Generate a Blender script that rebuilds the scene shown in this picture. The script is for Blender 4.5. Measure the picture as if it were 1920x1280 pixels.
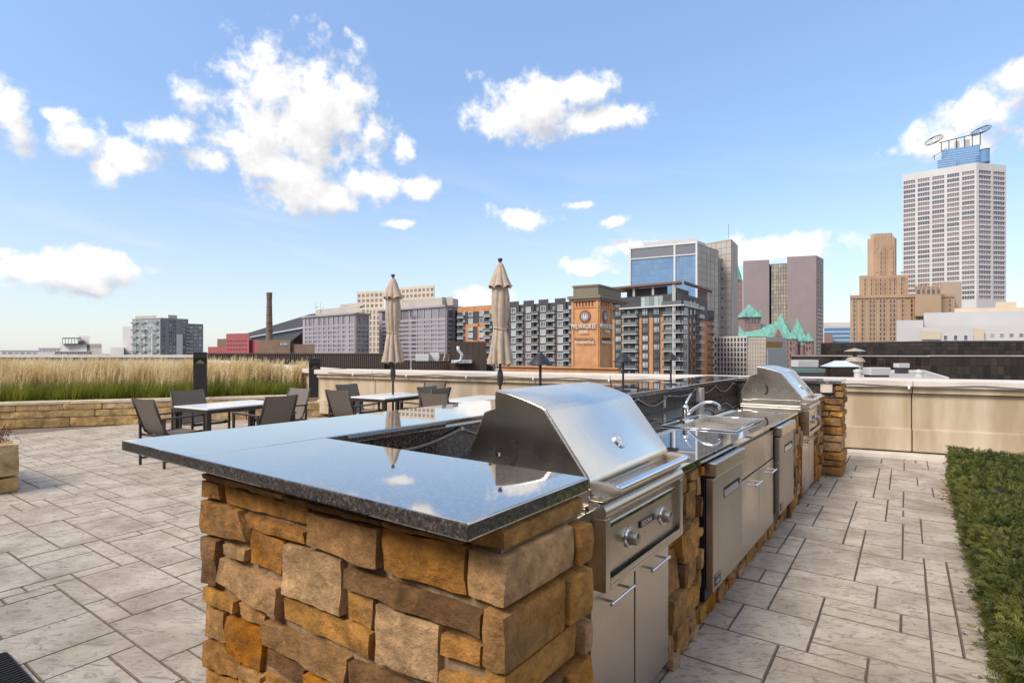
import bpy, bmesh, math, random
from mathutils import Vector, Matrix, noise as mnoise
R = math.radians
random.seed(7)
for o in list(bpy.data.objects):
    bpy.data.objects.remove(o)
scene = bpy.context.scene
COL = scene.collection

# ---------------------------------------------------------------- camera, sky, sun, exposure
F, CX, YH, H = 1040.0, 960.0, 660.0, 1.48      # focal length (photo pixels), centre, horizon row, eye height
cam_d = bpy.data.cameras.new('camera')
cam = bpy.data.objects.new('camera', cam_d); COL.objects.link(cam)
cam.location = (0, 0, H); cam.rotation_euler = (R(90), 0, 0)
cam_d.sensor_width = 36; cam_d.lens = F / 1920 * 36
cam_d.shift_y = (YH - 640) / 1920
cam_d.clip_start = 0.05; cam_d.clip_end = 12000
scene.camera = cam

SUN_AZ, SUN_EL = R(-128), R(46)                # azimuth clockwise from the view axis
sun_d = bpy.data.lights.new('sun', 'SUN'); sun = bpy.data.objects.new('sun', sun_d); COL.objects.link(sun)
sun_d.energy = 2.6; sun_d.angle = R(22); sun_d.color = (1.0, 0.90, 0.76)
sdir = Vector((math.sin(SUN_AZ) * math.cos(SUN_EL), math.cos(SUN_AZ) * math.cos(SUN_EL), math.sin(SUN_EL)))
sun.rotation_euler = (-sdir).to_track_quat('-Z', 'Y').to_euler()
vs = scene.view_settings
vs.view_transform = 'Standard'; vs.look = 'None'; vs.gamma = 1.0; vs.use_curve_mapping = False
vs.exposure = 0.6

world = bpy.data.worlds.new('World'); scene.world = world; world.use_nodes = True
def build_world():
    nt = world.node_tree; N = nt.nodes; L = nt.links
    N.clear()
    def nd(t, **k):
        n = N.new(t)
        for a, b in k.items(): setattr(n, a, b)
        return n
    def math_(op, a, b=None, c=None, clamp=False):
        n = nd('ShaderNodeMath', operation=op, use_clamp=clamp)
        for i, x in enumerate((a, b, c)):
            if x is None: continue
            if isinstance(x, (int, float)): n.inputs[i].default_value = x
            else: L.new(x, n.inputs[i])
        return n.outputs[0]
    def smooth(x, a, b):
        n = nd('ShaderNodeMapRange', interpolation_type='SMOOTHSTEP')
        L.new(x, n.inputs[0]); n.inputs[1].default_value = a; n.inputs[2].default_value = b
        n.inputs[3].default_value = 0; n.inputs[4].default_value = 1
        return n.outputs[0]
    out = nd('ShaderNodeOutputWorld'); bg = nd('ShaderNodeBackground')
    sky = nd('ShaderNodeTexSky', sky_type='NISHITA')
    sky.sun_disc = False; sky.sun_elevation = SUN_EL; sky.sun_rotation = SUN_AZ
    sky.altitude = 200; sky.air_density = 1.0; sky.dust_density = 0.5; sky.ozone_density = 2.5
    tc = nd('ShaderNodeTexCoord')
    sep = nd('ShaderNodeSeparateXYZ'); L.new(tc.outputs['Generated'], sep.inputs[0])
    az = math_('ARCTAN2', sep.outputs[0], sep.outputs[1])
    el = math_('ARCSINE', sep.outputs[2])
    comb = nd('ShaderNodeCombineXYZ'); L.new(az, comb.inputs[0]); L.new(el, comb.inputs[1])
    # cumulus, one ellipse each: photo x, y, half width, half height
    clouds = [(495, 165, 92, 58), (600, 205, 130, 84), (560, 255, 140, 66), (490, 225, 90, 60), (520, 305, 80, 34), (660, 170, 58, 36),
              (590, 368, 112, 30), (700, 350, 62, 24), (782, 360, 32, 26), (10, 205, 58, 52), (30, 250, 40, 34),
              (150, 262, 56, 34), (245, 298, 72, 26), (190, 312, 42, 30), (300, 240, 46, 24), (345, 184, 48, 26),
              (385, 302, 48, 20), (120, 214, 44, 12), (1000, 205, 105, 44), (1095, 165, 52, 26), (1100, 228, 80, 24),
              (950, 225, 52, 30), (990, 408, 56, 20), (1092, 384, 30, 8), (1145, 414, 32, 9), (125, 512, 125, 34),
              (185, 488, 56, 24), (1180, 460, 68, 18), (1110, 498, 52, 15), (1470, 468, 105, 27), (1420, 482, 60, 18),
              (1890, 150, 66, 30), (1840, 205, 88, 34), (1725, 268, 62, 26), (1835, 268, 66, 30), (905, 560, 60, 20), (745, 420, 34, 9),
              (760, 282, 22, 26), (0, 475, 30, 12)]
    mn = None
    nz1 = nd('ShaderNodeTexNoise'); L.new(tc.outputs['Generated'], nz1.inputs['Vector'])
    nz1.inputs['Scale'].default_value = 9; nz1.inputs['Detail'].default_value = 2
    warp = nd('ShaderNodeVectorMath', operation='MULTIPLY_ADD')
    sb = nd('ShaderNodeVectorMath', operation='SUBTRACT'); L.new(nz1.outputs['Color'], sb.inputs[0]); sb.inputs[1].default_value = (.5, .5, .5)
    L.new(sb.outputs[0], warp.inputs[0]); warp.inputs[1].default_value = (.045, .035, 0); L.new(comb.outputs[0], warp.inputs[2])
    up = nd('ShaderNodeVectorMath', operation='ADD'); L.new(warp.outputs[0], up.inputs[0]); up.inputs[1].default_value = (-.016, .034, 0)
    mn2 = None
    for (x, y, rx, ry) in clouds:
        a = math.atan((x - CX) / F); e = math.atan((YH - y) / F * math.cos(a))
        ra = rx / F * math.cos(a) ** 2 * 1.22; re = ry / F * math.cos(a) * 1.25
        def dist(src):
            v = nd('ShaderNodeVectorMath', operation='MULTIPLY_ADD')
            L.new(src, v.inputs[0]); v.inputs[1].default_value = (1 / ra, 1 / re, 0); v.inputs[2].default_value = (-a / ra, -e / re, 0)
            ln = nd('ShaderNodeVectorMath', operation='LENGTH'); L.new(v.outputs[0], ln.inputs[0]); return ln.outputs['Value']
        d_, u_ = dist(warp.outputs[0]), dist(up.outputs[0])
        mn = d_ if mn is None else math_('SMOOTH_MIN', mn, d_, 0.25)
        mn2 = u_ if mn2 is None else math_('SMOOTH_MIN', mn2, u_, 0.25)
    shade = math_('SUBTRACT', math_('MINIMUM', mn2, 1.6), math_('MINIMUM', mn, 1.6))     # thin above: sunlit crown; thick above: grey base
    inside = math_('SUBTRACT', 1.0, mn)
    inside = math_('MAXIMUM', inside, -1.2)
    def fbm(off, scale, det=9, rough=.57):
        mp = nd('ShaderNodeVectorMath', operation='ADD'); L.new(tc.outputs['Generated'], mp.inputs[0]); mp.inputs[1].default_value = off
        n = nd('ShaderNodeTexNoise'); L.new(mp.outputs[0], n.inputs['Vector'])
        n.inputs['Scale'].default_value = scale; n.inputs['Detail'].default_value = det; n.inputs['Roughness'].default_value = rough
        return n.outputs['Fac']
    f1 = fbm((0, 0, 0), 15)
    so = sdir * 0.022
    f2 = fbm((so.x, so.y, so.z + .012), 15)
    # the same broken cumulus carries on over the rest of the sky
    wide = fbm((3.1, 1.7, .4), 3.2, 5, .5)
    fr = math_('MAXIMUM', smooth(math_('ABSOLUTE', az), .78, .95), smooth(el, .52, .66))
    rest = math_('MULTIPLY', math_('SUBTRACT', math_('MULTIPLY', wide, 4.2), 1.8), 1.0)
    rest = math_('SUBTRACT', math_('MULTIPLY', math_('ADD', rest, 1.2), fr), 1.2)
    body = math_('MAXIMUM', inside, rest)
    d1 = math_('ADD', math_('MULTIPLY', body, 1.45), math_('MULTIPLY', math_('SUBTRACT', f1, .5), 3.0))
    d2 = math_('ADD', math_('MULTIPLY', body, 1.45), math_('MULTIPLY', math_('SUBTRACT', f2, .5), 3.0))
    f3 = fbm((5.2, 1.1, 2.7), 42, 7, .6)
    d3 = math_('ADD', d1, math_('MULTIPLY', math_('SUBTRACT', f3, .5), 2.0))
    dens = smooth(d3, -.1, 0.9)
    upper = math_('GREATER_THAN', el, 0.0)
    dens = math_('MULTIPLY', dens, upper)
    lit = math_('MULTIPLY', math_('SUBTRACT', d1, d2), .75)
    lit = math_('ADD', lit, math_('MULTIPLY_ADD', shade, .85, .62))
    core = smooth(d1, .5, 1.6)
    lit = math_('SUBTRACT', lit, math_('MULTIPLY', core, .22), clamp=True)
    ccol = nd('ShaderNodeMix', data_type='RGBA'); L.new(lit, ccol.inputs['Factor'])
    ccol.inputs['A'].default_value = (4.2, 4.35, 4.75, 1); ccol.inputs['B'].default_value = (7.9, 7.7, 7.4, 1)
    # high thin streaks and the milky band low down
    st = nd('ShaderNodeVectorMath', operation='MULTIPLY'); L.new(comb.outputs[0], st.inputs[0]); st.inputs[1].default_value = (2.2, 15, 1)
    rot = nd('ShaderNodeVectorRotate'); L.new(comb.outputs[0], rot.inputs['Vector']); rot.inputs['Angle'].default_value = R(9)
    L.new(rot.outputs[0], st.inputs[0])
    sn = nd('ShaderNodeTexNoise'); L.new(st.outputs[0], sn.inputs['Vector']); sn.inputs['Scale'].default_value = 1.6; sn.inputs['Detail'].default_value = 6
    streak = math_('MULTIPLY', smooth(sn.outputs['Fac'], .40, .72), .6)
    low = smooth(el, .42, .02)
    streak = math_('MULTIPLY', streak, low)
    haze = math_('MULTIPLY', smooth(el, .34, -.02), .5)
    veil = math_('MAXIMUM', streak, haze)
    veil = math_('ADD', veil, 0.05)
    m1 = nd('ShaderNodeMix', data_type='RGBA'); L.new(veil, m1.inputs['Factor'])
    gain = nd('ShaderNodeVectorMath', operation='SCALE'); L.new(sky.outputs[0], gain.inputs[0])
    gm = nd('ShaderNodeMapRange'); L.new(el, gm.inputs[0]); gm.inputs[1].default_value = 0; gm.inputs[2].default_value = .6; gm.inputs[3].default_value = 1.05; gm.inputs[4].default_value = 1.95
    L.new(gm.outputs[0], gain.inputs['Scale'])
    L.new(gain.outputs[0], m1.inputs['A']); m1.inputs['B'].default_value = (5.6, 5.9, 6.2, 1)
    m2 = nd('ShaderNodeMix', data_type='RGBA'); L.new(dens, m2.inputs['Factor'])
    L.new(m1.outputs['Result'], m2.inputs['A']); L.new(ccol.outputs['Result'], m2.inputs['B'])
    L.new(m2.outputs['Result'], bg.inputs['Color']); bg.inputs['Strength'].default_value = 0.10
    L.new(bg.outputs[0], out.inputs['Surface'])
build_world()
# ---------------------------------------------------------------- helpers
def P(px, py, d):                     # a place seen at photo pixel (px, py), d metres in front
    return Vector(((px - CX) / F * d, d, H + (YH - py) / F * d))
def G(px, py, z=0.0):                 # the place at height z seen at that pixel
    return P(px, py, (H - z) * F / (py - YH))

class MB:
    def __init__(s): s.v = []; s.f = []; s.m = []
    def add(s, vs_, fs_, m=0):
        n = len(s.v); s.v.extend([tuple(p) for p in vs_])
        for f in fs_: s.f.append([i + n for i in f]); s.m.append(m)
    def hexa(s, p, m=0):              # 8 points: bottom ring 0-3, top ring 4-7
        s.add(p, [(3, 2, 1, 0), (4, 5, 6, 7), (0, 1, 5, 4), (1, 2, 6, 5), (2, 3, 7, 6), (3, 0, 4, 7)], m)
    def box(s, x0, x1, y0, y1, z0, z1, m=0):
        s.hexa([(x0, y0, z0), (x1, y0, z0), (x1, y1, z0), (x0, y1, z0), (x0, y0, z1), (x1, y0, z1), (x1, y1, z1), (x0, y1, z1)], m)
    def prism(s, poly, c0, c1, fn, m=0):          # poly of (a, b), swept c0..c1, fn(a,b,c)->xyz
        n = len(poly)
        s.add([fn(a, b, c0) for a, b in poly] + [fn(a, b, c1) for a, b in poly],
              [list(range(n))[::-1], list(range(n, 2 * n))] + [(i, (i + 1) % n, n + (i + 1) % n, n + i) for i in range(n)], m)
    def tube(s, pts, r, n=8, m=0, closed=False):
        pts = [Vector(p) for p in pts]; k = len(pts); rings = []
        rr = r if isinstance(r, (list, tuple)) else [r] * k
        up = None
        for i, p in enumerate(pts):
            if closed: t = pts[(i + 1) % k] - pts[i - 1]
            else: t = pts[min(i + 1, k - 1)] - pts[max(i - 1, 0)]
            t.normalize()
            if up is None:
                up = Vector((0, 0, 1)) if abs(t.z) < .9 else Vector((1, 0, 0))
            a = t.cross(up)
            if a.length < 1e-5: a = t.cross(Vector((0, 1, 0)))
            a.normalize(); b = a.cross(t).normalized(); up = b
            rings.append([p + (a * math.cos(2 * math.pi * j / n) + b * math.sin(2 * math.pi * j / n)) * rr[i] for j in range(n)])
        vs_ = [q for r_ in rings for q in r_]; fs_ = []
        for i in range(k if closed else k - 1):
            i2 = (i + 1) % k
            for j in range(n): fs_.append((i * n + j, i * n + (j + 1) % n, i2 * n + (j + 1) % n, i2 * n + j))
        if not closed:
            fs_.append(list(range(n))[::-1]); fs_.append(list(range((k - 1) * n, k * n)))
        s.add(vs_, fs_, m)
    def bar(s, p0, p1, w, h, m=0, up=(0, 0, 1)):   # rectangular bar
        p0 = Vector(p0); p1 = Vector(p1); t = (p1 - p0).normalized(); up = Vector(up)
        a = t.cross(up)
        if a.length < 1e-4: a = t.cross(Vector((0, 1, 0)))
        a.normalize(); b = a.cross(t).normalized(); a *= w / 2; b *= h / 2
        s.hexa([p0 - a - b, p0 + a - b, p1 + a - b, p1 - a - b, p0 - a + b, p0 + a + b, p1 + a + b, p1 - a + b], m)
    def lathe(s, prof, cx=0, cy=0, n=20, m=0, cap=True):
        vs_ = []; fs_ = []
        for (r, z) in prof:
            for j in range(n):
                a = 2 * math.pi * j / n; vs_.append((cx + r * math.cos(a), cy + r * math.sin(a), z))
        for i in range(len(prof) - 1):
            for j in range(n): fs_.append((i * n + j, i * n + (j + 1) % n, (i + 1) * n + (j + 1) % n, (i + 1) * n + j))
        if cap:
            fs_.append(list(range(n))[::-1]); fs_.append([(len(prof) - 1) * n + j for j in range(n)])
        s.add(vs_, fs_, m)
    def mesh(s, name, origin=(0, 0, 0), smooth=False, bevel=0, fix=True, seg=2):
        me = bpy.data.meshes.new(name)
        ox, oy, oz = origin
        me.from_pydata([(x - ox, y - oy, z - oz) for x, y, z in s.v], [], s.f)
        if any(s.m): me.polygons.foreach_set('material_index', s.m)
        if fix or bevel:
            bm = bmesh.new(); bm.from_mesh(me)
            if fix: bmesh.ops.recalc_face_normals(bm, faces=bm.faces)
            if bevel:
                es = [e for e in bm.edges if len(e.link_faces) == 2 and e.calc_face_angle(0) > .5]
                bmesh.ops.bevel(bm, geom=es, offset=bevel, segments=seg, affect='EDGES', profile=.6)
            bm.to_mesh(me); bm.free()
        if smooth:
            me.polygons.foreach_set('use_smooth', [True] * len(me.polygons))
            if smooth != 'all':
                try: me.set_sharp_from_angle(angle=R(38))
                except Exception: pass
        me.update()
        return me
    def build(s, name, mat, parent=None, origin=(0, 0, 0), smooth=False, bevel=0, fix=True, seg=2, label=None, kind=None):
        return link(name, s.mesh(name, origin, smooth, bevel, fix, seg), mat, parent, label=label, kind=kind)

def link(name, me, mat, parent=None, loc=(0, 0, 0), label=None, kind=None):
    o = bpy.data.objects.new(name, me); COL.objects.link(o)
    mats = mat if isinstance(mat, (list, tuple)) else [mat]
    if me is not None and len(me.materials) == 0:
        for m in mats: me.materials.append(m)
    o.parent = parent; o.location = loc
    if label: o['label'] = label
    if kind: o['kind'] = kind
    return o
def tag(o, label, cat, group=None):
    o['label'] = label; o['category'] = cat
    if group: o['group'] = group
    return o
def thing(name, label, cat, loc=(0, 0, 0), rotz=0, group=None):
    o = bpy.data.objects.new(name, None); COL.objects.link(o); o.empty_display_size = .1
    o.location = loc; o.rotation_euler = (0, 0, rotz)
    return tag(o, label, cat, group)
def copy_tree(o, parent=None):
    c = o.copy(); COL.objects.link(c); c.parent = parent
    for ch in list(o.children): copy_tree(ch, c)
    return c

# ---------------------------------------------------------------- materials
def nodes_of(name):
    m = bpy.data.materials.new(name); m.use_nodes = True
    nt = m.node_tree; return m, nt, nt.nodes['Principled BSDF']
def lum(c, k): return (min(c[0] * k, 1), min(c[1] * k, 1), min(c[2] * k, 1), 1)
def M(name, col, rough=.6, metal=0, var=.12, scale=6, bump=0, bscale=60, spec=.5, orand=0, col2=None, stretch=None, detail=5, fac=(.35, .65), coat=0, bdist=.01, coord='Object'):
    m, nt, bs = nodes_of(name); N = nt.nodes; L = nt.links
    bs.inputs['Roughness'].default_value = rough; bs.inputs['Metallic'].default_value = metal
    bs.inputs['Specular IOR Level'].default_value = spec; bs.inputs['Coat Weight'].default_value = coat
    tc = N.new('ShaderNodeTexCoord'); vec = tc.outputs[coord]
    if stretch:
        mp = N.new('ShaderNodeMapping'); mp.inputs['Scale'].default_value = stretch; L.new(vec, mp.inputs[0]); vec = mp.outputs[0]
    nz = N.new('ShaderNodeTexNoise'); nz.inputs['Scale'].default_value = scale; nz.inputs['Detail'].default_value = detail; L.new(vec, nz.inputs['Vector'])
    rp = N.new('ShaderNodeMapRange'); rp.inputs[1].default_value = fac[0]; rp.inputs[2].default_value = fac[1]; L.new(nz.outputs['Fac'], rp.inputs[0])
    mx = N.new('ShaderNodeMix'); mx.data_type = 'RGBA'; L.new(rp.outputs[0], mx.inputs['Factor'])
    mx.inputs['A'].default_value = lum(col, 1 - var); mx.inputs['B'].default_value = lum(col2 or col, 1 + (var if not col2 else 0))
    res = mx.outputs['Result']
    if orand:
        oi = N.new('ShaderNodeObjectInfo'); mr = N.new('ShaderNodeMapRange'); L.new(oi.outputs['Random'], mr.inputs[0])
        mr.inputs[3].default_value = 1 - orand; mr.inputs[4].default_value = 1 + orand
        hv = N.new('ShaderNodeHueSaturation'); L.new(mr.outputs[0], hv.inputs['Value']); L.new(res, hv.inputs['Color']); res = hv.outputs[0]
    L.new(res, bs.inputs['Base Color'])
    if bump:
        nb = N.new('ShaderNodeTexNoise'); nb.inputs['Scale'].default_value = bscale; nb.inputs['Detail'].default_value = 6; L.new(vec, nb.inputs['Vector'])
        bp = N.new('ShaderNodeBump'); bp.inputs['Strength'].default_value = bump; bp.inputs['Distance'].default_value = bdist
        L.new(nb.outputs['Fac'], bp.inputs['Height']); L.new(bp.outputs[0], bs.inputs['Normal'])
    return m

def granite():
    m, nt, bs = nodes_of('polished_granite'); N = nt.nodes; L = nt.links
    tc = N.new('ShaderNodeTexCoord')
    v1 = N.new('ShaderNodeTexVoronoi'); v1.inputs['Scale'].default_value = 210; L.new(tc.outputs['Object'], v1.inputs['Vector'])
    n1 = N.new('ShaderNodeTexNoise'); n1.inputs['Scale'].default_value = 95; n1.inputs['Detail'].default_value = 4; L.new(tc.outputs['Object'], n1.inputs['Vector'])
    ad = N.new('ShaderNodeMath'); ad.operation = 'ADD'; L.new(n1.outputs['Fac'], ad.inputs[0])
    sp = N.new('ShaderNodeSeparateColor'); L.new(v1.outputs['Color'], sp.inputs[0])
    mu = N.new('ShaderNodeMath'); mu.operation = 'MULTIPLY'; L.new(sp.outputs[0], mu.inputs[0]); mu.inputs[1].default_value = .45; L.new(mu.outputs[0], ad.inputs[1])
    cr = N.new('ShaderNodeValToRGB'); L.new(ad.outputs[0], cr.inputs[0])
    e = cr.color_ramp.elements; e[0].position = .50; e[0].color = (.010, .009, .009, 1); e[1].position = 1.0; e[1].color = (.19, .15, .125, 1)
    for p, c in ((.66, (.028, .024, .022, 1)), (.78, (.085, .058, .044, 1)), (.88, (.052, .047, .046, 1))):
        k = e.new(p); k.color = c
    L.new(cr.outputs[0], bs.inputs['Base Color'])
    bs.inputs['Roughness'].default_value = .035; bs.inputs['IOR'].default_value = 3.2
    bs.inputs['Coat Weight'].default_value = 1.0; bs.inputs['Coat IOR'].default_value = 2.3; bs.inputs['Coat Roughness'].default_value = .01
    return m
def steel(name, base=(.61, .555, .485), rough=.27, stretch=(1, 1, 60), sc=9, bump=.04):
    m, nt, bs = nodes_of(name); N = nt.nodes; L = nt.links
    tc = N.new('ShaderNodeTexCoord'); mp = N.new('ShaderNodeMapping'); mp.inputs['Scale'].default_value = stretch; L.new(tc.outputs['Object'], mp.inputs[0])
    nz = N.new('ShaderNodeTexNoise'); nz.inputs['Scale'].default_value = sc; nz.inputs['Detail'].default_value = 7; nz.inputs['Roughness'].default_value = .7; L.new(mp.outputs[0], nz.inputs['Vector'])
    n2 = N.new('ShaderNodeTexNoise'); n2.inputs['Scale'].default_value = 2.3; n2.inputs['Detail'].default_value = 4; L.new(tc.outputs['Object'], n2.inputs['Vector'])
    mr = N.new('ShaderNodeMapRange'); mr.inputs[1].default_value = .3; mr.inputs[2].default_value = .7; mr.inputs[3].default_value = rough - .1; mr.inputs[4].default_value = rough + .12
    L.new(n2.outputs['Fac'], mr.inputs[0]); L.new(mr.outputs[0], bs.inputs['Roughness'])
    mx = N.new('ShaderNodeMix'); mx.data_type = 'RGBA'; L.new(nz.outputs['Fac'], mx.inputs['Factor'])
    mx.inputs['A'].default_value = lum(base, .78); mx.inputs['B'].default_value = lum(base, 1.12); L.new(mx.outputs['Result'], bs.inputs['Base Color'])
    bs.inputs['Metallic'].default_value = 1
    bp = N.new('ShaderNodeBump'); bp.inputs['Strength'].default_value = bump; bp.inputs['Distance'].default_value = .002; L.new(nz.outputs['Fac'], bp.inputs['Height']); L.new(bp.outputs[0], bs.inputs['Normal'])
    return m
def stone_mat(name, cols, rough=.85, bump=.7, sc=9):
    """rock-faced masonry: each stone picks its own tint, with stains and a chipped surface"""
    m, nt, bs = nodes_of(name); N = nt.nodes; L = nt.links
    oi = N.new('ShaderNodeObjectInfo'); tc = N.new('ShaderNodeTexCoord')
    cr = N.new('ShaderNodeValToRGB'); L.new(oi.outputs['Random'], cr.inputs[0]); e = cr.color_ramp.elements
    cr.color_ramp.interpolation = 'CONSTANT'
    for i, c in enumerate(cols):
        k = e[i] if i < 2 else e.new(i / len(cols)); k.position = i / len(cols); k.color = (*c, 1)
    of = N.new('ShaderNodeVectorMath'); of.operation = 'SCALE'; L.new(oi.outputs['Random'], of.inputs['Scale']); of.inputs[0].default_value = (31, 17, 23)
    vv = N.new('ShaderNodeVectorMath'); vv.operation = 'ADD'; L.new(tc.outputs['Object'], vv.inputs[0]); L.new(of.outputs[0], vv.inputs[1])
    n1 = N.new('ShaderNodeTexNoise'); n1.inputs['Scale'].default_value = sc; n1.inputs['Detail'].default_value = 6; n1.inputs['Distortion'].default_value = .6; L.new(vv.outputs[0], n1.inputs['Vector'])
    mr = N.new('ShaderNodeMapRange'); mr.inputs[1].default_value = .3; mr.inputs[2].default_value = .72; mr.inputs[3].default_value = .58; mr.inputs[4].default_value = 1.35; L.new(n1.outputs['Fac'], mr.inputs[0])
    hv = N.new('ShaderNodeHueSaturation'); L.new(cr.outputs[0], hv.inputs['Color']); L.new(mr.outputs[0], hv.inputs['Value'])
    n3 = N.new('ShaderNodeTexNoise'); n3.inputs['Scale'].default_value = sc * .45; n3.inputs['Detail'].default_value = 3; L.new(vv.outputs[0], n3.inputs['Vector'])
    m3 = N.new('ShaderNodeMapRange'); m3.inputs[1].default_value = .45; m3.inputs[2].default_value = .7; m3.inputs[3].default_value = 0; m3.inputs[4].default_value = .55; L.new(n3.outputs['Fac'], m3.inputs[0])
    mx = N.new('ShaderNodeMix'); mx.data_type = 'RGBA'; L.new(m3.outputs[0], mx.inputs['Factor']); L.new(hv.outputs[0], mx.inputs['A']); mx.inputs['B'].default_value = (.27, .185, .11, 1)
    bs.inputs['Roughness'].default_value = rough; bs.inputs['Specular IOR Level'].default_value = .25
    n2 = N.new('ShaderNodeTexNoise'); n2.inputs['Scale'].default_value = sc * 2.6; n2.inputs['Detail'].default_value = 10; n2.inputs['Roughness'].default_value = .68; n2.inputs['Distortion'].default_value = .1; L.new(vv.outputs[0], n2.inputs['Vector'])
    bp = N.new('ShaderNodeBump'); bp.inputs['Strength'].default_value = bump; bp.inputs['Distance'].default_value = .03
    n4 = N.new('ShaderNodeTexNoise'); n4.inputs['Scale'].default_value = sc * 11; n4.inputs['Detail'].default_value = 5; n4.inputs['Roughness'].default_value = .7; L.new(vv.outputs[0], n4.inputs['Vector'])
    hm = N.new('ShaderNodeMath'); hm.operation = 'MULTIPLY_ADD'; L.new(n4.outputs['Fac'], hm.inputs[0]); hm.inputs[1].default_value = .22; L.new(n2.outputs['Fac'], hm.inputs[2])
    vo = N.new('ShaderNodeTexVoronoi'); vo.feature = 'SMOOTH_F1'; vo.inputs['Smoothness'].default_value = .12; vo.inputs['Scale'].default_value = sc * 1.5; L.new(vv.outputs[0], vo.inputs['Vector'])
    hv2 = N.new('ShaderNodeMath'); hv2.operation = 'MULTIPLY_ADD'; L.new(vo.outputs['Distance'], hv2.inputs[0]); hv2.inputs[1].default_value = .55; L.new(hm.outputs[0], hv2.inputs[2])
    L.new(hv2.outputs[0], bp.inputs['Height']); L.new(bp.outputs[0], bs.inputs['Normal'])
    g1 = N.new('ShaderNodeMapRange'); g1.inputs[1].default_value = .45; g1.inputs[2].default_value = .8; g1.inputs[3].default_value = .72; g1.inputs[4].default_value = 1.4; L.new(hm.outputs[0], g1.inputs[0])
    h2 = N.new('ShaderNodeHueSaturation'); h2.inputs['Saturation'].default_value = 1.18; L.new(mx.outputs['Result'], h2.inputs['Color']); L.new(g1.outputs[0], h2.inputs['Value']); L.new(h2.outputs[0], bs.inputs['Base Color'])
    return m
def paving_mat():
    m, nt, bs = nodes_of('stamped_concrete'); N = nt.nodes; L = nt.links
    geo = N.new('ShaderNodeNewGeometry'); oi = N.new('ShaderNodeObjectInfo')
    n1 = N.new('ShaderNodeTexNoise'); n1.inputs['Scale'].default_value = 2.6; n1.inputs['Detail'].default_value = 7; n1.inputs['Roughness'].default_value = .6; L.new(geo.outputs['Position'], n1.inputs['Vector'])
    q1 = N.new('ShaderNodeMapRange'); q1.inputs[1].default_value = .34; q1.inputs[2].default_value = .62; L.new(n1.outputs['Fac'], q1.inputs[0])
    mx = N.new('ShaderNodeMix'); mx.data_type = 'RGBA'; L.new(q1.outputs[0], mx.inputs['Factor']); mx.inputs['A'].default_value = (.31, .25, .19, 1); mx.inputs['B'].default_value = (.50, .43, .35, 1)
    mp = N.new('ShaderNodeMapping'); mp.inputs['Rotation'].default_value = (0, 0, R(28)); mp.inputs['Scale'].default_value = (1, 2.3, 1); 
    of = N.new('ShaderNodeVectorMath'); of.operation = 'SCALE'; L.new(oi.outputs['Random'], of.inputs['Scale']); of.inputs[0].default_value = (7, 11, 5)
    ad = N.new('ShaderNodeVectorMath'); ad.operation = 'ADD'; L.new(geo.outputs['Position'], ad.inputs[0]); L.new(of.outputs[0], ad.inputs[1]); L.new(ad.outputs[0], mp.inputs[0])
    n2 = N.new('ShaderNodeTexNoise'); n2.inputs['Scale'].default_value = 7.5; n2.inputs['Detail'].default_value = 9; n2.inputs['Roughness'].default_value = .68; n2.inputs['Distortion'].default_value = 2.2; L.new(mp.outputs[0], n2.inputs['Vector'])
    # release-agent stain that sits in the hollows of the stamp
    mr = N.new('ShaderNodeMapRange'); mr.inputs[1].default_value = .36; mr.inputs[2].default_value = .49; mr.inputs[3].default_value = .75; mr.inputs[4].default_value = 0; L.new(n2.outputs['Fac'], mr.inputs[0])
    m2 = N.new('ShaderNodeMix'); m2.data_type = 'RGBA'; L.new(mr.outputs[0], m2.inputs['Factor']); L.new(mx.outputs['Result'], m2.inputs['A']); m2.inputs['B'].default_value = (.15, .13, .115, 1)
    r2 = N.new('ShaderNodeMapRange'); L.new(oi.outputs['Random'], r2.inputs[0]); r2.inputs[3].default_value = .92; r2.inputs[4].default_value = 1.06
    hv = N.new('ShaderNodeHueSaturation'); L.new(m2.outputs['Result'], hv.inputs['Color']); L.new(r2.outputs[0], hv.inputs['Value']); L.new(hv.outputs[0], bs.inputs['Base Color'])
    bs.inputs['Roughness'].default_value = .58; bs.inputs['Specular IOR Level'].default_value = .35
    bp = N.new('ShaderNodeBump'); bp.inputs['Strength'].default_value = .75; bp.inputs['Distance'].default_value = .012; L.new(n2.outputs['Fac'], bp.inputs['Height']); L.new(bp.outputs[0], bs.inputs['Normal'])
    return m
def glass_mat(name, c, c2, rough=.06, rnd=(.0, 1.0), spec=.8):
    """window panes: each pane picks a tint between two (drawn blinds or dark room) under a glossy surface"""
    m, nt, bs = nodes_of(name); N = nt.nodes; L = nt.links
    oi = N.new('ShaderNodeObjectInfo'); mx = N.new('ShaderNodeMix'); mx.data_type = 'RGBA'
    pw = N.new('ShaderNodeMapRange'); L.new(oi.outputs['Random'], pw.inputs[0]); pw.inputs[1].default_value = rnd[0]; pw.inputs[2].default_value = rnd[1]
    L.new(pw.outputs[0], mx.inputs['Factor']); mx.inputs['A'].default_value = (*c, 1); mx.inputs['B'].default_value = (*c2, 1)
    L.new(mx.outputs['Result'], bs.inputs['Base Color']); bs.inputs['Roughness'].default_value = rough; bs.inputs['IOR'].default_value = 1.5 + spec
    return m

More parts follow.
